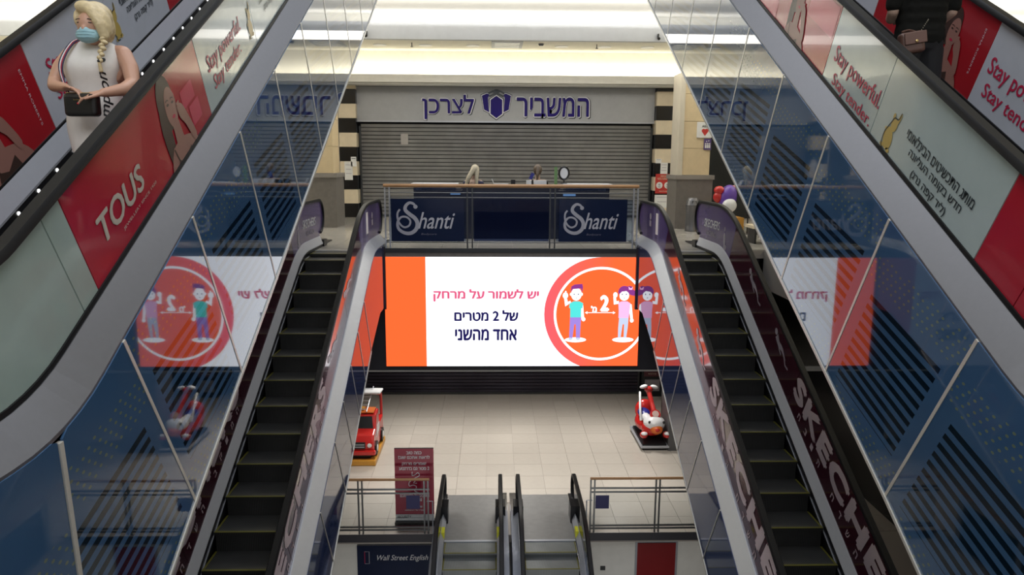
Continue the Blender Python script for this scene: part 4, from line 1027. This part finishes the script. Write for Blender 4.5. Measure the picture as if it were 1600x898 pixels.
# lower level signs
t = thing('shop_sign', 'navy sign with white handwritten lettering below the lower floor', 'sign', (-2.3, 13.6, -6.3)); bobj('sign_board', navyp, t, (-3.05, -1.5, 13.56, 13.61, -6.75, -6.02))
text('lettering', 'Wall Street English', plasticw, t, (-2.14, 13.56, -6.30), XR, ZU, 1.02, .15, .0, .003, shear=.35)
flat('logo_frame', stroke([(-.06, .13), (.03, .13), (.03, -.13), (-.06, -.13)], .012), steel_lt, t, (-2.84, 13.56, -6.28), XR, ZU, .003)
flat('logo_frame', stroke([(-.06, .13), (-.06, -.13)], .012), crimson, t, (-2.84, 13.56, -6.28), XR, ZU, .003)
t = thing('red_panel', 'plain red door panel below the lower floor on the right', 'panel', (2.97, 13.6, -7)); bobj('leaf', mat('door_red', (.24, .012, .015), .4), t, (2.60, 3.38, 13.57, 13.61, -8.2, -6.02)); bobj('frame', steel_lt, t, (2.56, 3.42, 13.575, 13.6, -6.01, -5.97), (2.56, 2.60, 13.575, 13.6, -8.2, -6.01), (3.38, 3.42, 13.575, 13.6, -8.2, -6.01))
tag(bobj('wall_socket', steel_dk, None, (1.86, 1.96, 13.59, 13.62, -6.62, -6.54)), 'small grey box on the lower white wall', 'socket')

# roll-up banner
t = thing('rollup_banner', 'tall dark red roll-up banner with white lettering behind the left lower railing', 'banner', (-1.88, 13.62, -5.6)); BY = 13.62
bobj('banner_sheet', mat('banner_red', (.36, .014, .045), .4), t, (-2.27, -1.50, BY, BY+.006, -5.38, -4.0)); bobj('white_foot', paperw, t, (-2.27, -1.50, BY, BY+.006, -5.52, -5.38)); bobj('base', black, t, (-2.28, -1.49, BY-.08, BY+.1, -5.6, -5.52)); bobj('top_bar', black, t, (-2.27, -1.50, BY, BY+.02, -4.0, -3.985))
for s_, z, w_, h_ in (('כמה טוב', -4.085, .30, .065), ('לראות אתכם שוב!', -4.175, .62, .075), ('שומרים מרחק', -4.32, .48, .075), ('2 מטר גם בדרגנוע', -4.41, .60, .075), ('חושבים על בריאותכם', -4.98, .58, .07), ('ומגינים', -5.07, .28, .07), ('#יחדנשמור', -5.22, .30, .045), ('שמרו על ההנחיות', -5.29, .40, .03)):
    text('lettering', rev(s_), mat('banner_white', (.80, .76, .78), .5), t, (-1.885, BY, z), XR, ZU, w_, h_, .045, .002)
flat('printed_swirl', stroke(smooth_pts([(-.04, .22), (-.04, .14), (.02, .16), (.07, .20), (.1, .14), (.0, .08), (-.1, 0), (-.1, -.08), (-.02, -.06), (.04, -.1), (.0, -.18), (.09, -.22)], 4), .016)+stroke([(-.03, .06), (.04, .06), (-.02, -.02), (.05, -.02)], .02), mat('banner_white', (.80, .76, .78), .5), t, (-1.885, BY, -4.70), XR, ZU, .002)
text('lettering', 'SECURITY', dkink, t, (-2.10, BY, -5.435), XR, ZU, .28, .05, .02, .002)
# ------------------------------------------------------------------ children's coin rides
def wheel(bm, c, r_, w_): bmesh.ops.create_cone(bm, cap_ends=True, segments=20, radius1=r_, radius2=r_, depth=w_, matrix=Matrix.Translation(Vector(c)) @ Matrix.Rotation(R(90), 4, 'Y'))
def bevel(o, w_=.02, n=2):
    md = o.modifiers.new('bevel', 'BEVEL'); md.width = w_; md.segments = n; md.limit_method = 'ANGLE'; return o
t = thing('toy_fire_engine', 'red toy fire engine ride on a yellow base beside the left escalator', 'coin ride', (-3.5, 17.2, -5.6))
bevel(bobj('base', yellowpl, t, (-3.98, -3.12, 16.45, 18.05, -5.6, -5.46)))
bobj('base_skirt', black, t, (-3.85, -3.25, 16.6, 17.95, -5.46, -5.38))
bm = bm_new(); yz(bm, [(16.55, -5.36), (16.5, -5.05), (16.58, -4.88), (16.85, -4.80), (16.98, -4.50), (17.35, -4.46), (17.42, -4.86), (18.0, -4.84), (18.02, -5.36)], -3.90, -3.16); bevel(obj('body', bm, redpl, t), .035, 3)
bm = bm_new(); prism(bm, [(-3.84, 16.845, -4.80), (-3.22, 16.845, -4.80), (-3.26, 16.955, -4.54), (-3.80, 16.955, -4.54)], (0, -.012, -.004)); obj('windscreen', bm, shopdark, t)
bevel(bobj('roof_panel', orangepl, t, (-3.84, -3.22, 16.96, 17.34, -4.46, -4.43)), .01)
bm = bm_new(); bx(bm, -3.56, -3.46, 17.05, 17.2, -4.43, -4.37); obj('beacon', bm, yellowpl, t)
bobj('grille', shopdark, t, (-3.70, -3.36, 16.485, 16.51, -5.18, -5.02)); bobj('grille_bar', steel_lt, t, (-3.68, -3.38, 16.478, 16.486, -5.14, -5.125), (-3.68, -3.38, 16.478, 16.486, -5.085, -5.07))
for x in (-3.80, -3.26):
    bm = bm_new(); lathe(bm, [(.0, 0), (.055, 0), (.05, .03), (.0, .035)], (0, 0, 0), 16); bmesh.ops.transform(bm, matrix=Matrix.Translation((x, 16.52, -5.10)) @ Matrix.Rotation(R(90), 4, 'X'), verts=bm.verts); obj('headlight', bm, paperw, t)
bevel(bobj('bumper', redpl, t, (-3.94, -3.12, 16.46, 16.56, -5.34, -5.23)), .02)
for y in (16.82, 17.72):
    for x in (-3.9, -3.16): bm = bm_new(); wheel(bm, (x, y, -5.28), .17, .07); w_ = obj('wheel', bm, rubber, t); bm = bm_new(); wheel(bm, (x+(.03 if x > -3.5 else -.03), y, -5.28), .08, .03); obj('hub_cap', bm, paperw, w_)
bevel(bobj('seat', bluepl, t, (-3.72, -3.28, 17.42, 17.75, -4.86, -4.60)), .04)
bm = bm_new()
for x in (-3.84, -3.20): tube(bm, smooth_pts([(x, 17.98, -4.86), (x, 18.0, -4.45), (x, 17.9, -4.22), (x, 17.6, -4.18)], 4), .035, 8)
obj('roll_frame', bm, redpl, t, True)
bm = bm_new(); box(bm, (-3.52, 17.78, -4.17), (.76, .55, .05), Euler((R(-6), 0, 0))); bevel(obj('canopy', bm, plasticw, t), .02)
bm = bm_new()
for x in (-3.66, -3.38): cone(bm, (x, 16.9, -4.40), (x, 18.0, -4.12), .014, .014, 8)
for k_ in range(6): cone(bm, (-3.66, 17.0+.18*k_, -4.375+.046*k_), (-3.38, 17.0+.18*k_, -4.375+.046*k_), .010, .010, 6)
obj('ladder', bm, steel_lt, t)
bm = bm_new(); prism(bm, [(-3.155, 16.9, -5.05), (-3.155, 17.3, -4.95), (-3.155, 17.35, -4.80), (-3.155, 17.02, -4.78)], (.01, 0, 0)); obj('side_stripe', bm, plasticw, t)

t = thing('toy_scooter_ride', 'red and white animal-faced scooter ride on a metal frame by the lower dark pillar', 'coin ride', (3.72, 17.9, -5.6))
bm = bm_new(); tube(bm, [(3.42, 17.3, -5.5), (4.08, 17.3, -5.5), (4.10, 18.7, -5.5), (3.40, 18.7, -5.5)], .035, 8, True); obj('base_frame', bm, steel_lt, t, True)
bobj('base_box', black, t, (3.45, 4.05, 17.34, 18.66, -5.6, -5.44))
bm = bm_new(); ell(bm, (3.72, 18.15, -5.15), (.33, .52, .22), sub=3); ell(bm, (3.72, 17.65, -5.12), (.27, .26, .20), sub=3); ell(bm, (3.72, 18.55, -4.95), (.26, .16, .30), sub=3); blob('body', bm, redpl, t, .03, 2)
bm = bm_new(); ell(bm, (3.78, 17.62, -4.98), (.28, .27, .20), sub=3); ell(bm, (3.60, 17.95, -4.90), (.12, .35, .12), sub=3); blob('white_shell', bm, plasticw, t, .025, 2)
bm = bm_new(); ell(bm, (3.60, 18.05, -4.86), (.16, .26, .12), sub=3); obj('seat', bm, bluepl, t, True)
bm = bm_new(); ell(bm, (3.80, 17.42, -5.08), (.16, .12, .13), sub=3); obj('nose', bm, orangepl, t, True)
bm = bm_new(); ell(bm, (3.80, 17.31, -5.06), (.06, .03, .05)); obj('nose_tip', bm, redpl, t, True)
for x in (3.48, 4.06):
    bm = bm_new(); ell(bm, (x, 17.42, -5.22), (.10, .13, .085), sub=3); f_ = obj('foot', bm, redpl, t, True); bm = bm_new(); ell(bm, (x, 17.36, -5.17), (.085, .07, .05)); obj('toe_cap', bm, plasticw, f_, True)
bm = bm_new(); bmesh.ops.create_cone(bm, cap_ends=True, segments=24, radius1=.14, radius2=.13, depth=.05, matrix=Matrix.Translation((3.80, 17.62, -4.76)) @ Matrix.Rotation(R(50), 4, 'X')); em = obj('round_dial', bm, redpl, t)
bm = bm_new(); bmesh.ops.create_cone(bm, cap_ends=True, segments=24, radius1=.085, radius2=.085, depth=.03, matrix=Matrix.Translation((3.80, 17.60, -4.735)) @ Matrix.Rotation(R(50), 4, 'X')); obj('dial_face', bm, mat('pale_pink', (.62, .45, .42), .4), em)
bm = bm_new(); limb(bm, [(3.80, 17.70, -4.78), (3.78, 17.95, -4.58), (3.74, 18.2, -4.34)], [.075, .06, .07]); ell(bm, (3.74, 18.22, -4.28), (.12, .10, .09)); blob('neck', bm, redpl, t, .02, 2)
bm = bm_new(); ell(bm, (3.60, 18.2, -4.20), (.11, .07, .05), Euler((0, R(-15), 0))); ell(bm, (3.88, 18.2, -4.21), (.11, .07, .05), Euler((0, R(15), 0))); obj('ear', bm, plasticw, t, True)
bm = bm_new(); tube(bm, smooth_pts([(3.46, 17.72, -4.95), (3.46, 17.85, -4.72), (3.50, 18.1, -4.55), (3.54, 18.35, -4.40)], 4), .03, 8); obj('frame_edge', bm, plasticw, t, True)
for x in (3.62, 3.98): bm = bm_new(); ell(bm, (x, 17.44, -4.90), (.035, .03, .04)); obj('eye', bm, black, t, True)

t = thing('toy_ride', 'purple and red cartoon-like ride with a white belly beyond the right landing', 'coin ride', (4.95, 16.5, 0))
bm = bm_new(); ell(bm, (4.98, 16.5, .78), (.20, .20, .30), Euler((0, R(12), 0)), 3); obj('body', bm, purplepl, t, True)
bm = bm_new(); ell(bm, (4.98, 16.34, .62), (.16, .12, .16), sub=3); obj('belly', bm, plasticw, t, True)
bm = bm_new(); ell(bm, (4.78, 16.5, .95), (.12, .12, .10), sub=3); ell(bm, (4.76, 16.5, .80), (.11, .1, .13), sub=3); obj('wing', bm, redpl, t, True)
bobj('base', yellowpl, t, (4.7, 5.3, 16.25, 16.85, 0, .35)); bm = bm_new(); ell(bm, (5.20, 16.55, 1.02), (.18, .1, .05)); obj('canopy', bm, mat('pink_plastic', (.6, .25, .25), .4), t, True)
t = thing('metal_chair', 'black metal chair frame beside the purple ride', 'chair', (5.6, 16.2, 0))
bm = bm_new()
for x in (5.40, 5.53): cone(bm, (x, 16.3, 0), (x, 16.3, 1.0), .014, .014, 8)
obj('back_post', bm, black, t); bm = bm_new()
for z in (.65, .8): cone(bm, (5.36, 16.3, z), (5.80, 16.3, z), .012, .012, 8)
obj('back_rail', bm, black, t); bobj('seat', navyp, t, (5.40, 5.95, 15.8, 16.25, .42, .47))
for x in (5.42, 5.92): bobj('leg', steel_dk, t, (x-.015, x+.015, 15.82, 15.85, 0, .42))
t = thing('bench', 'pale low bench behind the right escalator landing', 'bench', (5.1, 14.3, 0)); bobj('seat', creamst, t, (4.75, 5.6, 14.1, 14.6, .30, .36))
for x in (4.8, 5.5): bobj('leg', black, t, (x, x+.04, 14.15, 14.55, 0, .30))

# ------------------------------------------------------------------ people
skin = mat('skin', (.50, .28, .19), .45, noise=.05); skin2 = mat('skin_pale', (.40, .27, .21), .5, noise=.05)
blond = mat('blond_hair', (.62, .50, .29), .45, noise=.25, scale=40, bump=.5); brownh = mat('brown_hair', (.10, .07, .05), .45, noise=.3, scale=40)
ashb = mat('ash_blond_hair', (.45, .40, .30), .5, noise=.3, scale=30)
dressm = mat('white_knit', (.74, .71, .67), .75, noise=.04, scale=30, bump=.15); maskm = mat('mask_blue', (.34, .56, .62), .7)
blackf = mat('black_fabric', (.006, .006, .005), .9, spec=.2); trouser = mat('black_trousers', (.004, .004, .006), .8); leather = mat('black_leather', (.012, .011, .010), .35)
brownl = mat('brown_leather', (.095, .045, .032), .42, noise=.2); gold2 = mat('gold_metal', (.60, .45, .20), .3, .9); redn = mat('red_nail', (.55, .02, .04), .2); navyf = mat('navy_band', (.02, .02, .06), .6); redf = mat('red_band', (.40, .02, .05), .6)

def hand(bm, wr, d, palm_n, thumb_side, s=1.0, curl=.5, nails=None, spread=.22):
    """palm, four unequal bent fingers and a thumb leaving the side of the palm"""
    wr, d, pn = Vector(wr), Vector(d).normalized(), Vector(palm_n).normalized(); sd = d.cross(pn).normalized()*thumb_side
    for k_ in (-.027, -.009, .009, .027): limb(bm, [wr+d*.008*s+sd*k_*.6*s, wr+d*.075*s+sd*k_*s], [.0165*s, .0125*s], 8)
    for k_, L_ in zip((.029, .010, -.009, -.027), (.070, .080, .074, .058)):
        b = wr+d*.078*s+sd*k_*s; fd = (d+sd*k_*spread*8).normalized(); c1 = curl*.6
        p1 = b+(fd*math.cos(c1)+pn*math.sin(c1))*L_*.45*s; p2 = p1+(fd*math.cos(c1*2)+pn*math.sin(c1*2))*L_*.32*s; p3 = p2+(fd*math.cos(c1*2.8)+pn*math.sin(c1*2.8))*L_*.23*s
        limb(bm, [b, p1, p2, p3], [.0095*s, .0088*s, .0080*s, .0068*s], 8)
        if nails is not None: nails.append(p3-pn*.004*s)
    b = wr+d*.022*s+sd*.026*s; td = (d*.75+sd*.75).normalized(); p1 = b+td*.034*s; p2 = p1+(td*.8+d*.5).normalized()*.028*s; p3 = p2+(td*.5+d*.8+pn*.2).normalized()*.018*s
    limb(bm, [b, p1, p2, p3], [.0135*s, .0105*s, .0095*s, .0080*s], 8)

def rings_mesh(name, rings, m_, parent, n=36, cap=True):
    """clothing lofted through rounded rings (cx, cy, z, half width, half depth)"""
    bm = bm_new(); rows = []
    for cx_, cy_, z_, hw, hd in rings:
        row = []
        for i in range(n):
            a = 2*PI*i/n; c_, s_ = math.cos(a), math.sin(a); e = .85
            row.append(bm.verts.new((cx_+hw*math.copysign(abs(c_)**e, c_), cy_+hd*math.copysign(abs(s_)**e, s_), z_)))
        rows.append(row)
    for a, b in zip(rows, rows[1:]):
        for i in range(n): bm.faces.new((a[i], a[(i+1) % n], b[(i+1) % n], b[i]))
    if cap: bm.faces.new(rows[0]); bm.faces.new(rows[-1])
    o = obj(name, bm, m_, parent, True); md = o.modifiers.new('sub', 'SUBSURF'); md.levels = md.render_levels = 1; return o

wo = thing('person', 'person in a white sleeveless dress and blue face mask riding down the left escalator', 'person', (-2.76, 4.62, .99))
bm = bm_new(); nl = []
# head bowed, neck, chest
ell(bm, (-2.690, 4.535, 2.345), (.068, .080, .096), Euler((R(28), 0, R(-6))), 3); ell(bm, (-2.685, 4.575, 2.39), (.078, .085, .080), sub=3)
limb(bm, [(-2.715, 4.63, 2.20), (-2.70, 4.60, 2.31)], [.050, .048])
ell(bm, (-2.692, 4.455, 2.330), (.014, .016, .022)); ell(bm, (-2.765, 4.565, 2.345), (.012, .02, .028)); ell(bm, (-2.610, 4.565, 2.345), (.012, .02, .028))
limb(bm, [(-2.855, 4.64, 2.215), (-2.575, 4.64, 2.215)], [.052, .052]); limb(bm, [(-2.79, 4.64, 2.1), (-2.65, 4.64, 2.1)], [.09, .09]); limb(bm, [(-2.8, 4.64, 1.85), (-2.69, 4.64, 1.85)], [.10, .10]); limb(bm, [(-2.745, 4.64, 2.15), (-2.745, 4.64, 1.85)], [.10, .10])
# arms
limb(bm, [(-2.872, 4.63, 2.212), (-2.918, 4.59, 2.13), (-2.938, 4.545, 2.045), (-2.905, 4.48, 2.012), (-2.800, 4.405, 1.998)], [.046, .045, .037, .036, .024], 14)
limb(bm, [(-2.562, 4.63, 2.215), (-2.515, 4.60, 2.13), (-2.482, 4.55, 2.035), (-2.495, 4.47, 1.995), (-2.585, 4.40, 1.968)], [.048, .048, .041, .038, .025], 14)
hand(bm, (-2.800, 4.405, 1.998), (.85, -.16, -.22), (0, -.2, -1), -1, .92, .65)
hand(bm, (-2.585, 4.40, 1.968), (-.88, -.24, -.18), (.0, .35, -1), 1, 1.0, .50, nl)
# legs and feet
for x in (-2.815, -2.705): limb(bm, [(x, 4.64, 1.80), (x, 4.60, 1.46), (x, 4.62, 1.32), (x, 4.65, 1.07)], [.085, .055, .054, .036], 14)
blob('body', bm, skin, wo, .0055, 3)
for x in (-2.815, -2.705):
    bm = bm_new(); ell(bm, (x, 4.60, 1.035), (.042, .115, .04), sub=3); bx(bm, x-.038, x+.038, 4.49, 4.71, .994, 1.012); obj('shoe', bm, paperw, wo, True)
dr = rings_mesh('dress', [(-2.745, 4.635, 1.615, .150, .112), (-2.745, 4.635, 1.62, .156, .118), (-2.747, 4.635, 1.70, .168, .125), (-2.749, 4.635, 1.79, .178, .132), (-2.748, 4.635, 1.87, .170, .128), (-2.745, 4.63, 1.95, .146, .116), (-2.742, 4.62, 2.01, .138, .112), (-2.740, 4.615, 2.06, .148, .122), (-2.738, 4.605, 2.12, .162, .136), (-2.735, 4.61, 2.17, .160, .126), (-2.731, 4.625, 2.22, .152, .098), (-2.726, 4.632, 2.258, .135, .078), (-2.718, 4.630, 2.280, .085, .064), (-2.715, 4.625, 2.300, .056, .058)], dressm, wo)
bm = bm_new(); tube(bm, [(-2.715+.056*math.cos(2*PI*k_/24), 4.625+.058*math.sin(2*PI*k_/24), 2.298) for k_ in range(24)], .006, 6, True); obj('neckline', bm, dressm, dr, True)
for sx_ in (-.868, -.590): pass
# lettering running up the skirt, laid onto the cloth
bpy.context.view_layer.update(); dg = bpy.context.evaluated_depsgraph_get()
ev = dr.evaluated_get(dg); mev = ev.to_mesh(); tmp = bmesh.new(); tmp.from_mesh(mev); tree = BVHTree.FromBMesh(tmp); tmp.free()
def on_dress(o, lift=.003):
    b2 = bmesh.new(); b2.from_mesh(o.data); bmesh.ops.triangulate(b2, faces=b2.faces[:]); bmesh.ops.subdivide_edges(b2, edges=[e for e in b2.edges if e.calc_length() > .012], cuts=2, use_grid_fill=False); b2.to_mesh(o.data); b2.free()
    for v in o.data.vertices:
        h = tree.ray_cast(Vector((v.co.x, 4.2, v.co.z)), Vector((0, 1, 0)))
        if h[0]: v.co.y = h[0].y-lift
on_dress(text('lettering', 'Champion', black, wo, (-2.640, 4.48, 1.885), (.03, 0, 1), (-1, 0, .03), .43, .056, .015, 0, shear=.25))
on_dress(flat('printed_emblem', [circ(0, 0, .010, .012)], black, wo, (-2.625, 4.48, 2.165), XR, ZU, 0))
# hair with a side braid
bm = bm_new(); ell(bm, (-2.685, 4.588, 2.415), (.090, .098, .092), sub=3); ell(bm, (-2.680, 4.62, 2.365), (.082, .080, .11), sub=3); ell(bm, (-2.618, 4.535, 2.375), (.045, .055, .095), Euler((0, R(-12), 0)), 3); ell(bm, (-2.762, 4.55, 2.40), (.022, .05, .055), sub=3)
ell(bm, (-2.69, 4.512, 2.452), (.074, .045, .042), Euler((0, R(14), 0)), 3); limb(bm, [(-2.655, 4.49, 2.43), (-2.615, 4.485, 2.36), (-2.60, 4.50, 2.295)], [.032, .030, .027])
blob('hair', bm, blond, wo, .006, 3)
bm = bm_new()
for k_ in range(8): ell(bm, (-2.600-.003*k_+(.006 if k_ % 2 else -.006), 4.49-.004*k_, 2.280-.018*k_), (.024-.0017*k_, .021-.0015*k_, .014), Euler((0, R(28 if k_ % 2 else -28), 0)))
limb(bm, [(-2.624, 4.462, 2.145), (-2.622, 4.47, 2.10)], [.009, .011]); obj('braid', bm, blond, wo, True)
bm = bm_new(); ell(bm, (-2.623, 4.46, 2.152), (.012, .012, .009)); obj('hair_tie', bm, black, wo, True)
# face mask, eyes
bm = bm_new(); ell(bm, (-2.692, 4.498, 2.302), (.068, .060, .046), Euler((R(20), 0, 0)), 3); ell(bm, (-2.692, 4.458, 2.322), (.030, .018, .022), sub=3); blob('face_mask', bm, maskm, wo, .006, 4)
for dz in (-.016, 0, .016): bm = bm_new(); tube(bm, [(-2.692+.060*math.sin(R(a_)), 4.497-.0615*math.cos(R(a_)), 2.298+dz) for a_ in range(-60, 61, 15)], .0016, 4); obj('mask_pleat', bm, maskm, wo)
for s_ in (-1, 1): bm = bm_new(); tube(bm, smooth_pts([(-2.692+s_*.062, 4.49, 2.315), (-2.690+s_*.072, 4.54, 2.34), (-2.690+s_*.076, 4.57, 2.355)], 4), .0022, 5); obj('mask_loop', bm, paperw, wo)
for x in (-2.721, -2.664):
    bm = bm_new(); ell(bm, (x, 4.466, 2.366), (.015, .008, .005)); obj('eyelid', bm, brownh, wo, True); bm = bm_new(); tube(bm, [(x-.018, 4.466, 2.382), (x, 4.460, 2.387), (x+.018, 4.466, 2.382)], .003, 5); obj('eyebrow', bm, brownh, wo)
for p_ in nl: bm = bm_new(); ell(bm, p_, (.0065, .005, .0065)); obj('fingernail', bm, redn, wo, True)
# shoulder bag with a striped strap, hanging at the hip
bg_ = thing('handbag', 'small black handbag with a striped strap hanging before the white dress', 'bag', (-2.70, 4.40, 1.83))
bo = bevel(bobj('body', leather, bg_, (-2.792, -2.604, 4.345, 4.415, 1.832, 1.962)), .022, 4)
bm = bm_new(); tube(bm, [(-2.787, 4.38, 1.964), (-2.61, 4.38, 1.964)], .004, 6); obj('zip', bm, gold2, bg_)
text('lettering', 'handmade', gold2, bg_, (-2.705, 4.344, 1.925), XR, ZU, .045, .008, .01, .001)
for i_, (m_, dx) in enumerate(((navyf, -.011), (paperw, -.0035), (redf, .0035), (navyf, .011))):
    P_ = smooth_pts([(-2.812+dx, 4.60, 2.290), (-2.815+dx, 4.545, 2.264), (-2.832+dx, 4.492, 2.20), (-2.846+dx, 4.462, 2.13), (-2.838+dx*.6, 4.45, 2.06), (-2.785+dx*.4, 4.40, 1.965)], 5)
    bm = bm_new(); tube(bm, P_, .0042, 6); obj('strap_stripe', bm, m_, bg_, True)

# rider seen from behind on the right escalator
mn = thing('person', 'person in a black T-shirt and black trousers seen from behind on the right escalator', 'person', (2.9, 5.72, 1.69))
bm = bm_new(); mx_ = 2.91; my = 5.72
ell(bm, (mx_, my+.03, 3.27), (.078, .098, .115), sub=3); ell(bm, (mx_, my+.12, 3.25), (.015, .02, .025)); limb(bm, [(mx_, my, 3.05), (mx_, my+.02, 3.2)], [.058, .055])
for s_ in (-1, 1): ell(bm, (mx_+s_*.08, my+.02, 3.265), (.012, .02, .03))
limb(bm, [(mx_-.16, my, 3.03), (mx_+.16, my, 3.03)], [.06, .06]); limb(bm, [(mx_, my, 2.95), (mx_, my, 2.55)], [.10, .10])
for s_ in (-1, 1):
    limb(bm, [(mx_+s_*.185, my, 3.03), (mx_+s_*.215, my-.02, 2.86), (mx_+s_*.225, my-.01, 2.72), (mx_+s_*.20, my+.06, 2.68), (mx_+s_*.12, my+.20, 2.70)], [.050, .047, .040, .038, .026], 14)
    hand(bm, (mx_+s_*.12, my+.20, 2.70), (-s_*.7, .6, .1), (0, 0, -1), s_, 1, .6)
    limb(bm, [(mx_+s_*.09, my, 2.5), (mx_+s_*.10, my, 2.12), (mx_+s_*.10, my+.01, 1.80)], [.08, .055, .04])
blob('body', bm, skin2, mn, .0075, 3)
bm = bm_new(); limb(bm, [(mx_-.15, my, 3.02), (mx_+.15, my, 3.02)], [.075, .075]); 
for z_, r_q in ((2.98, .12), (2.90, .135), (2.82, .13), (2.74, .122), (2.66, .12), (2.58, .122), (2.54, .124)): limb(bm, [(mx_-.065, my, z_), (mx_+.065, my, z_)], [r_q, r_q])
for s_ in (-1, 1): limb(bm, [(mx_+s_*.175, my, 3.02), (mx_+s_*.218, my-.02, 2.86), (mx_+s_*.228, my-.015, 2.765)], [.064, .062, .058])
blob('shirt', bm, blackf, mn, .010, 5)
bm = bm_new(); limb(bm, [(mx_-.07, my, 2.50), (mx_+.07, my, 2.50)], [.112, .112])
limb(bm, [(mx_-.085, my, 2.45), (mx_-.10, my-.02, 2.12), (mx_-.10, my+.02, 1.76)], [.100, .072, .058]); limb(bm, [(mx_+.085, my, 2.45), (mx_+.115, my, 2.12), (mx_+.115, my+.02, 1.76)], [.100, .074, .058])
blob('trousers', bm, trouser, mn, .010, 4)
for x in (mx_-.10, mx_+.115): bm = bm_new(); ell(bm, (x, my+.06, 1.73), (.048, .13, .045), sub=3); obj('shoe', bm, leather, mn, True)
bm = bm_new(); ell(bm, (mx_, my+.005, 3.30), (.09, .10, .11), sub=3); obj('hair', bm, brownh, mn, True)
bb = thing('handbag', 'brown leather bag hanging at the hip of the person in black', 'bag', (2.74, 5.56, 2.38))
bm = bm_new(); box(bm, (2.745, 5.53, 2.465), (.165, .10, .155), Euler((0, R(-9), R(-12)))); bevel(obj('body', bm, brownl, bb), .025, 4)
bm = bm_new(); box(bm, (2.745, 5.472, 2.495), (.15, .012, .085), Euler((0, R(-9), R(-12)))); bevel(obj('flap', bm, mat('brown_leather_light', (.13, .065, .048), .4), bb), .005, 2)
bm = bm_new(); ell(bm, (2.75, 5.462, 2.47), (.012, .006, .012)); obj('clasp', bm, gold2, bb, True)
bm = bm_new(); P_ = smooth_pts([(2.80, 5.53, 2.535), (2.84, 5.545, 2.59), (2.885, 5.58, 2.64)], 4)
for p_ in P_: ell(bm, p_, (.005, .003, .006), sub=1)
obj('chain', bm, mat('dull_chain', (.20, .18, .14), .4, .8), bb)
bm = bm_new(); tube(bm, smooth_pts([(2.68, 5.55, 2.545), (2.74, 5.56, 2.56), (2.81, 5.55, 2.54)], 4), .008, 6); obj('handle', bm, brownl, bb, True)

# two people sitting behind the kiosk, seen from behind
def sitter(label, x, y, hz, top_m, lean=0, hair_m=None, long=True, k=.9):
    p_ = thing('person', label, 'person', (x, y, 0)); hd = hz-.12
    bm = bm_new(); ell(bm, (x+lean*.6, y, hd), (.078, .095, .11), sub=3); limb(bm, [(x, y, hd-.22), (x+lean*.5, y, hd-.08)], [.055, .05]); ell(bm, (x+lean*.6, y+.09, hd-.01), (.014, .018, .022))
    limb(bm, [(x-.15, y, hd-.25), (x+.15, y, hd-.25)], [.055, .055]); limb(bm, [(x, y, hd-.3), (x, y, hd-.68)], [.12, .13])
    for s_ in (-1, 1):
        limb(bm, [(x+s_*.17, y, hd-.26), (x+s_*.21, y+.02, hd-.50), (x+s_*.12, y+.22, hd-.52)], [.05, .04, .026]); hand(bm, (x+s_*.12, y+.22, hd-.52), (-s_*.5, .8, 0), (0, 0, -1), s_, 1, .6)
        limb(bm, [(x+s_*.09, y, hd-.72), (x+s_*.10, y+.42, hd-.74), (x+s_*.10, y+.42, .12)], [.085, .06, .045]); ell(bm, (x+s_*.10, y+.48, .05), (.04, .12, .045))
    blob('body', bm, skin2, p_, .012, 3)
    bm = bm_new(); limb(bm, [(x-.14, y, hd-.27), (x+.14, y, hd-.27)], [.072, .072]); limb(bm, [(x-.07, y, hd-.4), (x+.07, y, hd-.4)], [.125, .125]); limb(bm, [(x-.06, y, hd-.68), (x+.06, y, hd-.68)], [.125, .125])
    for s_ in (-1, 1): limb(bm, [(x+s_*.17, y, hd-.27), (x+s_*.212, y+.02, hd-.49)], [.062, .052])
    blob('top', bm, top_m, p_, .014, 4)
    bm = bm_new(); limb(bm, [(x-.07, y, hd-.72), (x+.07, y, hd-.72)], [.12, .12])
    for s_ in (-1, 1): limb(bm, [(x+s_*.09, y, hd-.72), (x+s_*.10, y+.42, hd-.74), (x+s_*.10, y+.42, .16)], [.10, .075, .06])
    blob('trousers', bm, trouser, p_, .014, 4)
    bm = bm_new(); ell(bm, (x+lean*.6, y-.015, hd+.015), (.095, .105, .12), sub=3)
    if long:
        limb(bm, [(x+lean*.6-.03, y-.07, hd+.02), (x-.10, y-.13, hd-.15), (x-.16, y-.14, hd-.32)], [.06, .05, .03]); limb(bm, [(x+lean*.6+.05, y-.06, hd), (x+.07, y-.12, hd-.18), (x+.08, y-.13, hd-.32)], [.05, .038, .026])
    else: limb(bm, [(x, y-.09, hd+.03), (x-.01, y-.14, hd-.08), (x-.02, y-.15, hd-.2)], [.04, .035, .015])
    blob('hair', bm, hair_m, p_, .010, 3)
    st = thing('stool', 'stool under the '+('long-haired blond' if long else 'dark-haired')+' person at the kiosk', 'stool', (x, y, 0)); bm = bm_new(); lathe(bm, [(.001, hd-.90), (.17, hd-.90), (.17, hd-.86), (.001, hd-.86)], (x, y, 0), 20); obj('seat', bm, black, st); bm = bm_new(); cone(bm, (x, y, 0), (x, y, hd-.9), .03, .03, 10); cone(bm, (x, y, 0), (x, y, .02), .18, .17, 16); obj('stem', bm, steel_dk, st)
sitter('person with long blond hair sitting behind the kiosk counter', -.76, 15.95, 1.49, navyf, .06, ashb, True)
sitter('person with a dark ponytail and black top sitting behind the kiosk counter', .63, 15.95, 1.50, blackf, 0, brownh, False)
t = thing('phone', 'lit blue phone standing on the kiosk counter beside the dark-haired person', 'phone', (.49, 15.35, 1.1)); bobj('stand', black, t, (.48, .50, 15.33, 15.37, 1.06, 1.2)); bm = bm_new(); box(bm, (.47, 15.35, 1.27), (.07, .012, .14), Euler((0, R(25), 0))); obj('body', bm, bluepl, t)
